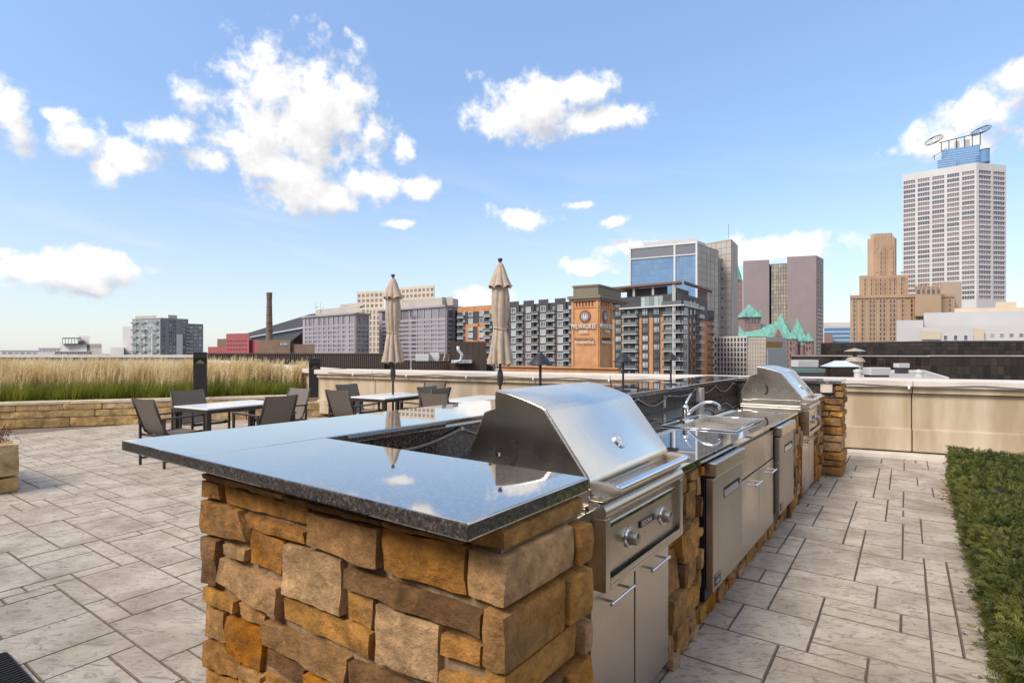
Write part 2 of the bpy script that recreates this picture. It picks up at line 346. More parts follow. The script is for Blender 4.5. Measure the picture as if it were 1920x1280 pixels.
MT = {}
MT['granite'] = granite()
MT['granite_splash'] = MT['granite'].copy(); MT['granite_splash'].name = 'honed_granite'
_b = MT['granite_splash'].node_tree.nodes['Principled BSDF']; _b.inputs['IOR'].default_value = 1.45; _b.inputs['Coat Weight'].default_value = 0; _b.inputs['Roughness'].default_value = .22
def leafy(m, k=.4):
    """thin leaves let part of the light through"""
    nt = m.node_tree; N = nt.nodes; L = nt.links; bs = N['Principled BSDF']; out = N['Material Output']
    tr = N.new('ShaderNodeBsdfTranslucent'); mx = N.new('ShaderNodeMixShader'); mx.inputs[0].default_value = k
    src = bs.inputs['Base Color'].links[0].from_socket; L.new(src, tr.inputs['Color']); L.new(bs.outputs[0], mx.inputs[1]); L.new(tr.outputs[0], mx.inputs[2]); L.new(mx.outputs[0], out.inputs['Surface'])
    return m
MT['steel'] = steel('brushed_steel'); MT['steel_h'] = steel('brushed_steel_along', stretch=(60, 1, 60))
MT['steel_hood'] = steel('hood_steel', base=(.87, .83, .76), rough=.25, stretch=(1, 40, 1), bump=.02)
MT['steel_dull'] = steel('bead_blasted_steel', base=(.49, .44, .385), rough=.40)
MT['chrome'] = M('chrome', (.78, .78, .8), rough=.06, metal=1, var=.02)
MT['stone'] = stone_mat('rock_face_stone', [(.37, .205, .095), (.42, .255, .135), (.39, .175, .06), (.33, .20, .11), (.45, .295, .175), (.37, .20, .085), (.18, .105, .06), (.41, .235, .105), (.31, .18, .09), (.45, .31, .195), (.39, .19, .07)], bump=.7)
MT['mortar'] = M('mortar', (.26, .18, .105), rough=.95, var=.25, scale=30, bump=.5, bscale=120)
MT['dark'] = M('dark_interior', (.012, .011, .01), rough=.8)
MT['paving'] = paving_mat()
MT['joint'] = M('joint_grout', (.16, .13, .10), rough=.95, var=.2, scale=20, bump=.3)
MT['wallstone'] = stone_mat('split_limestone', [(.50, .36, .21), (.46, .34, .22), (.54, .41, .26), (.43, .31, .19), (.52, .37, .20)], bump=.6, sc=5)
MT['limecap'] = M('limestone_cap', (.55, .45, .33), rough=.85, var=.15, scale=5, bump=.25)
MT['precast'] = M('precast_concrete', (.43, .33, .21), rough=.85, var=.12, scale=1.6, stretch=(2.2, 2.2, .45), detail=8, bump=.15, bscale=180, col2=(.56, .46, .34))
MT['coping'] = M('coping_concrete', (.60, .54, .48), rough=.8, var=.1, scale=3, bump=.15, bscale=150)
MT['bronze'] = M('dark_bronze_paint', (.040, .033, .029), rough=.42, var=.1, spec=.5)
MT['black'] = M('black_paint', (.016, .016, .018), rough=.45, var=.1)
MT['sling'] = M('sling_fabric', (.155, .13, .11), rough=.75, var=.12, scale=160, bump=.2, bscale=500)
MT['tabletop'] = M('table_top', (.82, .82, .83), rough=.25, var=.0, spec=.6, coat=.3)
MT['canvas'] = M('umbrella_canvas', (.43, .345, .265), rough=.9, var=.1, scale=14, bump=.2, bscale=300)
MT['cable'] = M('grey_cable', (.20, .19, .175), rough=.6)
MT['plastic'] = M('grey_plastic_box', (.42, .39, .35), rough=.6, var=.08)
MT['soil'] = M('soil', (.05, .037, .025), rough=1, var=.3, scale=20)
MT['mat'] = M('ribbed_mat', (.018, .018, .02), rough=.9, var=.3, scale=60)
MT['leafdry'] = M('dry_leaf', (.26, .12, .045), rough=.8, orand=.3)
# ---------------------------------------------------------------- terrace
TH = R(36.2); SN, CS = math.sin(TH), math.cos(TH)
def K(v, u, z=0.0):                   # kitchen frame: v across, u along the counter run
    return Vector((u * SN + v * CS, u * CS - v * SN, z))
def ashlar(nw, nh, sizes, rnd, occ=None):
    occ = occ or [[False] * nw for _ in range(nh)]
    out = []
    for j in range(nh):
        for i in range(nw):
            if occ[j][i]: continue
            opts = sizes[:]; rnd.shuffle(opts)
            for (w, h) in opts + [(2, 1), (1, 2), (1, 1)]:
                if i + w > nw or j + h > nh: continue
                if any(occ[b][a] for b in range(j, j + h) for a in range(i, i + w)): continue
                for b in range(j, j + h):
                    for a in range(i, i + w): occ[b][a] = True
                out.append((i, j, w, h)); break
    return out

# parapet line: front edge of the coping, y = PA - PB * x
PA, PB = 10.5, 0.4835
pdir = Vector((1, -PB, 0)).normalized(); pnor = Vector((-PB, -1, 0)).normalized()      # along to the right; towards the terrace
def par(s, n, z): return Vector((0, PA, 0)) + pdir * s + pnor * n + Vector((0, 0, z))
# planter wall line (front face)
W0 = Vector((-13.5, 9.32, 0)); wdir = Vector((.937, .35, 0)).normalized(); wnor = Vector((.35, -.937, 0)).normalized()
def wal(s, n, z): return W0 + wdir * s + wnor * n + Vector((0, 0, z))
HV = 0.30                                                                             # hedge edge in the kitchen frame

# city ground far below, and the terrace deck
GZ = -26.0
mb = MB(); mb.add([(-6000, -400, GZ), (6000, -400, GZ), (6000, 9000, GZ), (-6000, 9000, GZ)], [(0, 1, 2, 3)])
g = mb.build('ground', M('city_ground', (.12, .115, .11), rough=.95, var=.3, scale=.02), kind='structure', fix=False)
deck_poly = [(-15, -3), (9.5, -3), (9.5, 5.9), (-5.2, 13.0), (-15, 22)]
mb = MB(); mb.prism(deck_poly, -.5, -.012, lambda a, b, c: (a, b, c))
deck = mb.build('paving', MT['joint'], kind='structure')
mb = MB(); mb.prism([(-15, -3), (9.5, -3), (9.5, 5.4), (-5.4, 12.6), (-15, 20)], GZ, -.52, lambda a, b, c: (a, b, c))
bl = mb.build('own_building', M('own_wall', (.4, .33, .25), rough=.9)); tag(bl, 'tan building below the terrace that carries the roof deck', 'building')

def paving():
    rnd = random.Random(5); cell = .126
    tp = R(35.4); s, c = math.sin(tp), math.cos(tp)
    p0, q0 = -13.0, -3.6
    nw, nh = int(17.2 / cell), int(18.5 / cell)
    occ = [[False] * nw for _ in range(nh)]; tiles = []
    for (w, h) in ([(5, 3)] * 300 + [(3, 5)] * 160 + [(4, 3)] * 1000 + [(3, 3)] * 500 + [(3, 4)] * 300 + [(4, 2)] * 700 + [(2, 4)] * 260):
        i, j = rnd.randrange(0, nw - w), rnd.randrange(0, nh - h)
        if any(occ[b][a] for b in range(j, j + h) for a in range(i, i + w)): continue
        for b in range(j, j + h):
            for a in range(i, i + w): occ[b][a] = True
        tiles.append((i, j, w, h))
    tiles += ashlar(nw, nh, [(4, 2), (3, 2), (2, 2), (3, 3), (2, 3), (4, 1), (3, 1)], rnd, occ)
    keep = []
    for (i, j, w, h) in tiles:
        a0, b0 = p0 + i * cell, q0 + j * cell; a1, b1 = a0 + w * cell, b0 + h * cell
        am, bm_ = (a0 + a1) / 2, (b0 + b1) / 2
        x, y = bm_ * s + am * c, bm_ * c - am * s
        v = x * CS - y * SN
        if v > HV + .40: continue
        if y > PA - PB * x + .1 and x > -4.6: continue
        if (Vector((x, y, 0)) - W0).dot(wnor) < -.1: continue
        if y < -1.6 or abs(x) > y * .98 + 1.6: continue
        d = max(y, .6)
        keep.append((w * h * cell * cell / d ** 3, a0, a1, b0, b1))
    keep.sort(reverse=True)
    g_ = .0016
    def tile(mb, w, h, ox=0, oy=0, dz=0, rn=random):
        ch = .0055
        x0, x1, y0, y1 = ox + g_, ox + w - g_, oy + g_, oy + h - g_
        j = lambda: rn.uniform(-.002, .002)
        top = [(x0 + ch + j(), y0 + ch + j(), dz), (x1 - ch + j(), y0 + ch + j(), dz), (x1 - ch + j(), y1 - ch + j(), dz), (x0 + ch + j(), y1 - ch + j(), dz)]
        mid = [(x0, y0, dz - .006), (x1, y0, dz - .006), (x1, y1, dz - .006), (x0, y1, dz - .006)]
        bot = [(a, b, -.03) for a, b, _ in mid]
        mb.add(bot + mid + top, [(8, 9, 10, 11)]); n_ = len(mb.v) - 12
        for f_ in [(k, (k + 1) % 4, 4 + (k + 1) % 4, 4 + k) for k in range(4)] + [(4 + k, 4 + (k + 1) % 4, 8 + (k + 1) % 4, 8 + k) for k in range(4)]: mb.f.append([n_ + q for q in f_]); mb.m.append(1)
    cache = {}
    for n, (_, a0, a1, b0, b1) in enumerate(keep[:300]):
        key = (round((a1 - a0) / cell), round((b1 - b0) / cell))
        if key not in cache:
            mb = MB(); tile(mb, a1 - a0, b1 - b0); cache[key] = mb.mesh('paving_slab', fix=False); cache[key].materials.append(MT['paving']); cache[key].materials.append(MT['joint'])
        o = link('paving_slab', cache[key], MT['paving'], deck, (b0 * s + a0 * c, b0 * c - a0 * s, rnd.uniform(-.0012, .0012)))
        o.rotation_euler = (0, 0, -tp)
    mb = MB()
    for (_, a0, a1, b0, b1) in keep[300:]:
        tile(mb, a1 - a0, b1 - b0, a0, b0, rnd.uniform(-.0012, .0012), rnd)
    o = mb.build('paving_slabs', [MT['paving'], MT['joint']], deck, fix=False, kind='stuff'); o.rotation_euler = (0, 0, -tp)
paving()

# ---- parapet: panels, plinth ledge, coping
def parapet():
    t = thing('parapet_wall', 'tan precast parapet with pale coping running behind the outdoor kitchen', 'wall', par(0, 0, 0))
    o = tuple(t.location)
    ztop = H - .40
    def slab(mb, s0, s1, n0, n1, z0, z1):
        mb.hexa([par(s0, n0, z0), par(s1, n0, z0), par(s1, n1, z0), par(s0, n1, z0), par(s0, n0, z1), par(s1, n0, z1), par(s1, n1, z1), par(s0, n1, z1)])
    joints = [-5.0, 1.75, 6.2, 10.2]; joints = [-5.0, -3.35, 1.9, 6.25, 10.4]
    for a, b in zip(joints[:-1], joints[1:]):
        g_ = .007
        mb = MB(); slab(mb, a + g_, b - g_, -.62, -.10, .24, ztop - .19); mb.build('panel', MT['precast'], t, o, bevel=.006)
        mb = MB(); slab(mb, a + g_, b - g_, -.62, -.055, .075, .4); mb.build('plinth', MT['precast'], t, o, bevel=.02)
        mb = MB(); slab(mb, a + g_, b - g_, -.60, -.045, ztop - .18, ztop - .1); mb.build('frieze', MT['precast'], t, o, bevel=.004)
        mb = MB(); slab(mb, a + g_ * .5, b - g_ * .5, -.86, 0, ztop - .098, ztop); mb.build('coping_stone', MT['coping'], t, o, bevel=.01)
    mb = MB(); slab(mb, -5, 10.4, -.5, -.14, -.02, ztop - .1); mb.build('core', M('joint_brown', (.12, .07, .035), rough=.9), t, o)
    mb = MB(); slab(mb, 2.2, 10.4, -.2, .16, -.02, .055); mb.build('base_kerb', MT['coping'], t, o, bevel=.01)
    # second run behind the grasses
    t2 = thing('parapet_wall', 'pale coping of the parapet run disappearing behind the tall grasses', 'wall', (-5, 13, 0))
    o2 = tuple(t2.location)
    a = par(-5.0, 0, 0); b = Vector((-15.5, 27.5, 0)); dd = (b - a).normalized(); nn = Vector((-dd.y, dd.x, 0))
    for z0, z1, n0, n1, nm, mt in ((-.02, ztop - .1, .1, .5, 'panel', MT['precast']), (ztop - .098, ztop, 0, .8, 'coping_stone', MT['coping'])):
        mb = MB(); L_ = (b - a).length
        q = lambda s, n, z: a + dd * s - nn * n + Vector((0, 0, z))
        mb.hexa([q(0, n0, z0), q(L_, n0, z0), q(L_, n1, z0), q(0, n1, z0), q(0, n0, z1), q(L_, n0, z1), q(L_, n1, z1), q(0, n1, z1)]); mb.build(nm, mt, t2, o2, bevel=.008)
    # string-light cable clipped to the coping
    mb = MB(); pts = []
    for k in range(0, 121):
        s = -4.6 + k * .12; pts.append(par(s, .012, ztop - .055 - .03 * abs(math.sin(k * .26)) ))
    mb.tube(pts, .005, 5); c = thing('string_light', 'thin dark string light cable clipped along the parapet coping', 'string light', par(-4.6, 0, ztop))
    mb.build('cable', MT['black'], c, tuple(c.location), fix=False)
    for k in range(6, 121, 12):
        mb = MB(); p = pts[k]; mb.lathe([(.004, p.z + .02), (.012, p.z + .005), (.017, p.z - .018), (.012, p.z - .036), (.002, p.z - .042)], p.x, p.y, 8)
        mb.build('bulb', MT['tabletop'], c, tuple(c.location), smooth='all')
parapet()
def far_edge():
    t = thing('roof_edge', 'long pale roof edge of the next building beyond the grasses at left', 'roof edge', (-40, 58, 0))
    o = tuple(t.location); mb = MB()
    mb.box(-70, -19.5, 58, 59.2, H - .55, H - .28); mb.build('coping_stone', MT['coping'], t, o)
    mb = MB(); mb.box(-70, -19.6, 58.2, 70, GZ, H - .55); mb.build('wall', MT['precast'], t, o)
far_edge()

# ---- stone planter with grasses
def rock(w, h, dep, seed, r=.02, amp=.008, k=.035, quad=None, maxdiv=12):
    """rounded, chipped block spanning 0..w, 0..h, 0..dep (dep is outward)"""
    nx = max(2, min(maxdiv, int(w / k))); ny = max(2, min(maxdiv, int(h / k))); nz_ = max(1, min(4, int(dep / k)))
    mb = MB(); idx = {}
    r = min(r, w * .35, h * .35, dep * .6)
    so = Vector((seed * 3.17, seed * 1.91, seed * .77))
    def vert(i, j, l):
        if (i, j, l) in idx: return idx[(i, j, l)]
        p = Vector((w * i / nx, h * j / ny, dep * l / nz_))
        inner = Vector((min(max(p.x, r), w - r), min(max(p.y, r), h - r), min(p.z, dep - r)))
        dv = p - inner
        q = inner + dv.normalized() * r if dv.length > 1e-6 else p
        nn = mnoise.noise(q * 9 + so) * amp * 1.4 + mnoise.noise(q * 26 + so) * amp * .7
        ed = mnoise.noise(Vector((q.x * 14, q.y * 14, 3.3)) + so) * amp * .8
        q = q + Vector((ed if 0 < j < ny or True else 0, ed * .8, nn if l == nz_ else nn * .3))
        if quad:
            s_, t_ = q.x / w, q.y / h
            a = [Vector((c[0], c[1])) for c in quad]           # BL, BR, TR, TL
            xy = a[0] * (1 - s_) * (1 - t_) + a[1] * s_ * (1 - t_) + a[2] * s_ * t_ + a[3] * (1 - s_) * t_
            q = Vector((xy.x, xy.y, q.z))
        mb.v.append(tuple(q)); idx[(i, j, l)] = len(mb.v) - 1
        return idx[(i, j, l)]
    def face(*v): mb.f.append([vert(*a) for a in v]); mb.m.append(0)
    for i in range(nx):
        for j in range(ny): face((i, j, nz_), (i + 1, j, nz_), (i + 1, j + 1, nz_), (i, j + 1, nz_))
    for l in range(nz_):
        for i in range(nx):
            face((i, 0, l), (i + 1, 0, l), (i + 1, 0, l + 1), (i, 0, l + 1)); face((i + 1, ny, l), (i, ny, l), (i, ny, l + 1), (i + 1, ny, l + 1))
        for j in range(ny):
            face((0, j + 1, l), (0, j, l), (0, j, l + 1), (0, j + 1, l + 1)); face((nx, j, l), (nx, j + 1, l), (nx, j + 1, l + 1), (nx, j, l + 1))
    return mb
def put_rock(mb, name, fn, mat, parent, origin, label=None):
    m2 = MB(); m2.v = [tuple(fn(*p)) for p in mb.v]; m2.f = mb.f; m2.m = mb.m
    return m2.build(name, mat, parent, origin, smooth=True, fix=True, label=label)

def planter():
    t = thing('stone_planter', 'long low planter wall of split tan limestone in front of the grasses', 'planter', wal(6, 0, 0))
    o = tuple(t.location); rnd = random.Random(3)
    def row(s0, s1, z0, z1, lo, hi):
        s = s0
        while s < s1 - .05:
            w = min(rnd.uniform(lo, hi), s1 - s)
            if s1 - s - w < .25: w = s1 - s
            h = z1 - z0
            mb = rock(w - .006, h - .005, .2, rnd.random() * 90, r=.014, amp=.010, k=.06)
            put_rock(mb, 'stone_block', lambda a, b, n, s=s: wal(s + a, n - .17, z0 + b), MT['wallstone'], t, o); s += w
    row(0, 9.35, .0, .19, .5, 1.3); row(0, 9.35, .19, .33, .9, 1.6); row(0, 9.35, .33, .455, .4, 1.1)
    row(9.35, 10.3, .0, .17, .4, .7); row(9.35, 10.3, .17, .31, .4, .8)
    s = 0
    while s < 9.3:
        w = min(1.25, 9.37 - s); mb = rock(w - .006, .42, .05, rnd.random() * 50, r=.008, amp=.003, k=.09)
        put_rock(mb, 'cap_stone', lambda a, b, n, s=s: wal(s + a, .035 - b, .452 + n), MT['limecap'], t, o); s += w
    mb = rock(.95, .42, .045, 4, r=.008, amp=.003, k=.09); put_rock(mb, 'cap_stone', lambda a, b, n: wal(9.37 + a, .03 - b, .312 + n), MT['limecap'], t, o)
    mb = MB()
    pts = [wal(0, -.3, 0), wal(9.4, -.3, 0), wal(10.25, -.3, 0), Vector((-5.6, 13.6, 0)), Vector((-12, 22, 0)), Vector((-16, 16, 0))]
    mb.prism([(p.x, p.y) for p in pts], .0, .44, lambda a, b, c: (a, b, c)); mb.build('soil', MT['soil'], t, o)
    mb = MB(); mb.hexa([wal(a, n, z) for z in (0, .44) for a, n in ((0, -.32), (10.2, -.32), (10.2, -.035), (0, -.035))]); mb.build('core', MT['mortar'], t, o)
planter()

def grasses():
    rnd = random.Random(11)
    green = MB(); straw = MB()
    def blade(mb, p, hgt, lean, az, w, bend, seg=3):
        dx, dy = math.cos(az), math.sin(az); px, py = -dy, dx
        vs_ = []
        for k in range(seg + 1):
            t = k / seg; off = lean * t + bend * t * t; wd = w * (1 - t * .92) / 2
            c = (p.x + dx * off, p.y + dy * off, p.z + hgt * (t - .12 * bend * t * t))
            vs_ += [(c[0] - px * wd, c[1] - py * wd, c[2]), (c[0] + px * wd, c[1] + py * wd, c[2])]
        mb.add(vs_, [(2 * k, 2 * k + 1, 2 * k + 3, 2 * k + 2) for k in range(seg)])
        return Vector(((vs_[-1][0] + vs_[-2][0]) / 2, (vs_[-1][1] + vs_[-2][1]) / 2, vs_[-1][2]))
    def spot():
        while True:
            s = rnd.uniform(0, 10.1); n = -(.42 + abs(rnd.gauss(0, .75)))
            p = wal(s, n, .45)
            if p.y > PA - PB * p.x - .1 and p.x > -5.2: continue
            if s > 9.3 and n > -.35: p.z = .3
            if n > -1.9: return p, s
    clumps = []
    for _ in range(700):
        p, s = spot(); clumps.append((p, s, rnd.uniform(.88, 1.12)))
    for (p, s, k) in clumps:
        fade = 1 - .12 * max(0, (s - 7.5) / 2.5)
        front = (p - W0).dot(wnor) > -.95
        for _ in range(60 if front else 40):
            a = rnd.uniform(0, 2 * math.pi); r = abs(rnd.gauss(0, .09))
            q = Vector((p.x + math.cos(a) * r, p.y + math.sin(a) * r, p.z))
            blade(green, q, rnd.uniform(.24, .46) * k, rnd.uniform(.02, .14), a + rnd.uniform(-.6, .6), rnd.uniform(.005, .009), rnd.uniform(.03, .2))
        for _ in range(1 if front else 20):
            a = rnd.uniform(0, 2 * math.pi); r = abs(rnd.gauss(0, .07))
            q = Vector((p.x + math.cos(a) * r, p.y + math.sin(a) * r, p.z + .1))
            hh = rnd.uniform(.30, .66) * k * fade; az_ = rnd.gauss(.25, .9); ln = rnd.uniform(.02, .14)
            tip = blade(straw, q, hh, ln, az_, .0045, rnd.uniform(.0, .06), 2)
            blade(straw, q, hh * rnd.uniform(.5, .85), rnd.uniform(.05, .2), az_ + rnd.gauss(0, .8), .005, rnd.uniform(.02, .2), 2)
            # feathery plume along the top of the stalk
            pl = rnd.uniform(.20, .34); dx, dy = math.cos(az_), math.sin(az_)
            for m_ in range(16):
                t = m_ / 15; c = tip + Vector((dx * .05 * t * t, dy * .05 * t * t, -pl * .55 + pl * t))
                w = .0105 * (1.15 - abs(t - .4) * 1.2); b = rnd.uniform(0, 6.28); ex = Vector((math.cos(b), math.sin(b), .0)); up = Vector((ex.x * .4, ex.y * .4, 1)).normalized()
                straw.add([c - ex * w * .3, c + ex * w * .3, c + ex * w + up * .026, c + up * .045 - ex * w * .4], [(0, 1, 2, 3)])
    for nm, mb, mt, lb in (('green_grass', green, M('grass_green', (.15, .21, .024), rough=.7, var=.2, scale=3, col2=(.27, .29, .045)), 'low green blades of the ornamental grass bed in the stone planter'),
                       ('feather_grass', straw, M('grass_straw', (.76, .59, .31), rough=.8, var=.15, scale=1.6, col2=(.90, .77, .50)), 'tall straw coloured feather grass plumes above the stone planter')):
        ob = mb.build(nm, mt, fix=False); ob['kind'] = 'stuff'; tag(ob, lb, 'grass')
        bs = mt.node_tree.nodes['Principled BSDF']; bs.inputs['Specular IOR Level'].default_value = .2; leafy(mt, .45)
grasses()

def hedge():
    """clipped yew along the right-hand edge"""
    rnd = random.Random(21)
    t = thing('clipped_hedge', 'clipped dark green yew hedge along the right edge of the paving', 'hedge', K(HV + .6, 4, 0), -TH)
    og = (HV + .6, 4, 0)
    u0, u1, v0, v1, zt = .6, 8.2, HV + .03, HV + 2.2, .37
    def vlim(u, v): 
        w = K(v, u); return w.y < PA - PB * w.x + .02
    top = lambda v, u: zt + .03 * mnoise.noise(Vector((v * 2.2, u * 2.2, 0))) + .02 * mnoise.noise(Vector((v * 7, u * 7, 2)))
    side = lambda u, z: v0 + .03 * mnoise.noise(Vector((u * 3, z * 5, 5))) + .025 * mnoise.noise(Vector((u * 9, z * 9, 1))) + .05 * max(0, (z - .2)) 
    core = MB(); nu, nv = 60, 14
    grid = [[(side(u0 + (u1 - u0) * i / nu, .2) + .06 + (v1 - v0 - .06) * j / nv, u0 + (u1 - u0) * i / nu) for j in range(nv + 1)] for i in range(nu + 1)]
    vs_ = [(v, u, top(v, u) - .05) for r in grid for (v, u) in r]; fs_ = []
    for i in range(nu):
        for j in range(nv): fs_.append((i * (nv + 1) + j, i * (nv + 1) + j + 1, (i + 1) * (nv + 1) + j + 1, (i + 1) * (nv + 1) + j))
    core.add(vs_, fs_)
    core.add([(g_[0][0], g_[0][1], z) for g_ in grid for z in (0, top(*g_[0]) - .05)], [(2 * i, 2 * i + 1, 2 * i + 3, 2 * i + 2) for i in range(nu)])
    core.build('dark_core', M('hedge_core', (.012, .013, .006), rough=1, var=.4, scale=30), t, og, fix=False)  # near-black inner shell behind the sprigs
    lf = MB()
    def sprig(c, nrm, sz):
        ax = (Vector(nrm) + Vector((rnd.gauss(0, .95), rnd.gauss(0, .95), rnd.gauss(-.1, .6)))).normalized()
        sd = ax.cross(Vector((rnd.gauss(0, 1), rnd.gauss(0, 1), rnd.gauss(0, 1)))).normalized(); n2 = ax.cross(sd)
        L_ = sz * rnd.uniform(.7, 1.3)
        for k in range(7):
            f = .12 + .88 * k / 6; sg = 1 if k % 2 else -1
            b = Vector(c) + ax * L_ * f; d = (ax * .75 + sd * sg * (1 - .5 * f) + n2 * rnd.uniform(-.3, .3)).normalized(); w = n2.cross(d).normalized() * .0032
            ln = L_ * .42
            lf.add([b - w, b + w, b + d * ln + w * .3, b + d * ln - w * .3], [(0, 1, 2, 3)])
    def tuft(c, nr, k):
        for _ in range(k): sprig((c[0] + rnd.gauss(0, .02), c[1] + rnd.gauss(0, .02), c[2] + rnd.gauss(0, .012)), nr, .036)
    n = 0
    while n < 3400:
        u = u0 + (u1 - u0) * rnd.random() ** 1.25
        if rnd.random() < .27:
            z = rnd.uniform(.02, zt); v = side(u, z)
            if not vlim(u, v): continue
            tuft((v + rnd.uniform(-.025, .04), u, z), (-1, 0, .35), 9)
        else:
            v = rnd.uniform(v0, v1)
            if not vlim(u, v): continue
            w = K(v, u)
            if w.x > w.y * .96 + .35: continue
            tuft((v, u, top(v, u) + rnd.uniform(-.05, .006)), (0, 0, 1), 9)
        n += 1
    m = leafy(M('yew_needles', (.055, .085, .016), rough=.55, var=.4, scale=6, col2=(.15, .155, .03), spec=.3), .25)
    lf.build('foliage', m, t, og, fix=False, kind='stuff')
    # dead leaves caught at the foot of the hedge
    lv = MB()
    for _ in range(70):
        u = rnd.uniform(3, 7.6) if rnd.random() < .15 else rnd.gauss(7.3, .22); v = HV - abs(rnd.gauss(0, .05)) - .005
        a = rnd.uniform(0, 6.28); s_ = rnd.uniform(.012, .03); p = Vector((v, u, .004))
        d = Vector((math.cos(a), math.sin(a), rnd.uniform(.0, .5))); e = Vector((-math.sin(a), math.cos(a), rnd.uniform(.0, .5)))
        lv.add([p - d * s_, p + e * s_ * .6 + Vector((0, 0, .004)), p + d * s_, p - e * s_ * .6 + Vector((0, 0, .003))], [(0, 1, 2, 3)])
    ob = lv.build('fallen_leaves', MT['leafdry'], None, fix=False, kind='stuff'); ob.rotation_euler = (0, 0, -TH)
    tag(ob, 'dry brown leaves caught along the foot of the hedge', 'leaves')
hedge()

def flower_planter():
    c = G(14, 925)
    t = thing('stone_planter', 'short rough stone planter with reddish shrub at the left picture edge', 'planter', (c.x - .3, c.y, 0), R(-30))
    rnd = random.Random(8)
    for k, (z0, z1) in enumerate(((0, .17), (.17, .52))):
        x = -1.2
        while x < .24:
            w = min(rnd.uniform(.35, .6), .25 - x); mb = rock(w - .01, z1 - z0 - .01, .35, rnd.random() * 60, r=.03, amp=.016, k=.05)
            put_rock(mb, 'stone_block', lambda a, b, n, x=x: (x + a, .35 - n - .1, z0 + b), MT['wallstone'], t, (0, 0, 0)); x += w
    lf = MB(); st = MB()
    for _ in range(170):
        a = rnd.uniform(0, 6.28); b = Vector((rnd.uniform(-.9, .1), rnd.uniform(0, .3), .48)); tip = b + Vector((math.cos(a) * .2 + .06, math.sin(a) * .2 - .12, rnd.uniform(-.22, .25)))
        mid = (b + tip) / 2 + Vector((0, 0, .12)); st.tube([b, mid, tip], .002, 3)
        for k in range(16):
            t_ = rnd.uniform(.3, 1); p = b * (1 - t_) ** 2 + mid * 2 * t_ * (1 - t_) + tip * t_ * t_
            e = Vector((rnd.gauss(0, 1), rnd.gauss(0, 1), rnd.gauss(0, 1))).normalized() * .016; f = Vector((rnd.gauss(0, 1), rnd.gauss(0, 1), rnd.gauss(0, 1))).normalized() * .006
            lf.add([p, p + e * .5 + f, p + e, p + e * .5 - f], [(0, 1, 2, 3)])
    st.build('stems', M('stem_red', (.10, .03, .02), rough=.8), t, fix=False)
    lf.build('foliage', M('leaf_red', (.26, .06, .03), rough=.7, var=.5, scale=12, col2=(.34, .17, .07)), t, fix=False, kind='stuff')
flower_planter()
def door_mat():
    c = G(14, 1226); t = thing('floor_mat', 'black ribbed mat at the lower left corner of the paving', 'mat', (c.x, c.y, 0), -R(35.4))
    mb = MB(); mb.box(0, 1.1, -.75, 0, .003, .014); mb.build('backing', MT['mat'], t, bevel=.004)
    mb = MB()
    for k in range(44): mb.box(.01 + k * .0247, .022 + k * .0247, -.74, -.01, .0135, .021)
    mb.build('ribs', MT['mat'], t)
door_mat()

def bollards():
    for (s, n, z, h, lb) in ((7.27, -.13, .49, .99, 'black bollard light rising from the grasses behind the first table'), (9.60, -.13, .35, .99, 'black bollard light at the stepped end of the planter wall')):
        b = wal(s, n, z); t = thing('bollard_light', lb, 'bollard', b, math.atan2(wdir.y, wdir.x), 'bollard lights on the planter')
        mb = MB(); mb.box(-.125, .125, -.06, .06, 0, .74); mb.box(-.125, .125, -.06, .06, .86, h); mb.box(-.125, .125, .0, .06, .74, .86); mb.build('post', MT['black'], t, bevel=.004)
        mb = MB(); mb.prism([(-.10, .745), (.10, .745), (0, .83)], -.02, .0, lambda a, b_, c: (a, c, b_)); mb.build('reflector', MT['chrome'], t)
        mb = MB(); mb.box(-.13, -.1255, -.05, .05, .05, h - .02); mb.build('lit_side', MT['steel_dull'], t)  # pale strip puts the lit left side into the colour
bollards()
def added_facade():
    """unseen building front behind the viewpoint, added low to darken reflections in the steel"""
    t = bl; o = (0, 0, 0); t2 = t
    wl = MB(); gl = []
    q = lambda v, n, z: K(v, -2.6 - n, z)
    def bx(mb, v0, v1, n0, n1, z0, z1): mb.hexa([q(v0, n0, z0), q(v1, n0, z0), q(v1, n1, z0), q(v0, n1, z0), q(v0, n0, z1), q(v1, n0, z1), q(v1, n1, z1), q(v0, n1, z1)])
    v = -16.0
    while v < 7:
        bx(wl, v, v + 1.3, 0, .5, -.01, 3.2); mb = MB(); bx(mb, v + 1.3, v + 3.1, .25, .3, .1, 2.4); mb.build('added_front_window', C_GLASS, t, o); bx(wl, v + 1.3, v + 3.1, 0, .5, 2.4, 3.2); bx(wl, v + 1.3, v + 3.1, 0, .5, -.01, .1); v += 3.1
    wl.build('added_front', MT['wallstone'], t, o)  # unseen wall added for the steel to mirror
C_GLASS = glass_mat('added_front_glass', (.02, .02, .02), (.04, .035, .03), rough=.05)
added_facade()
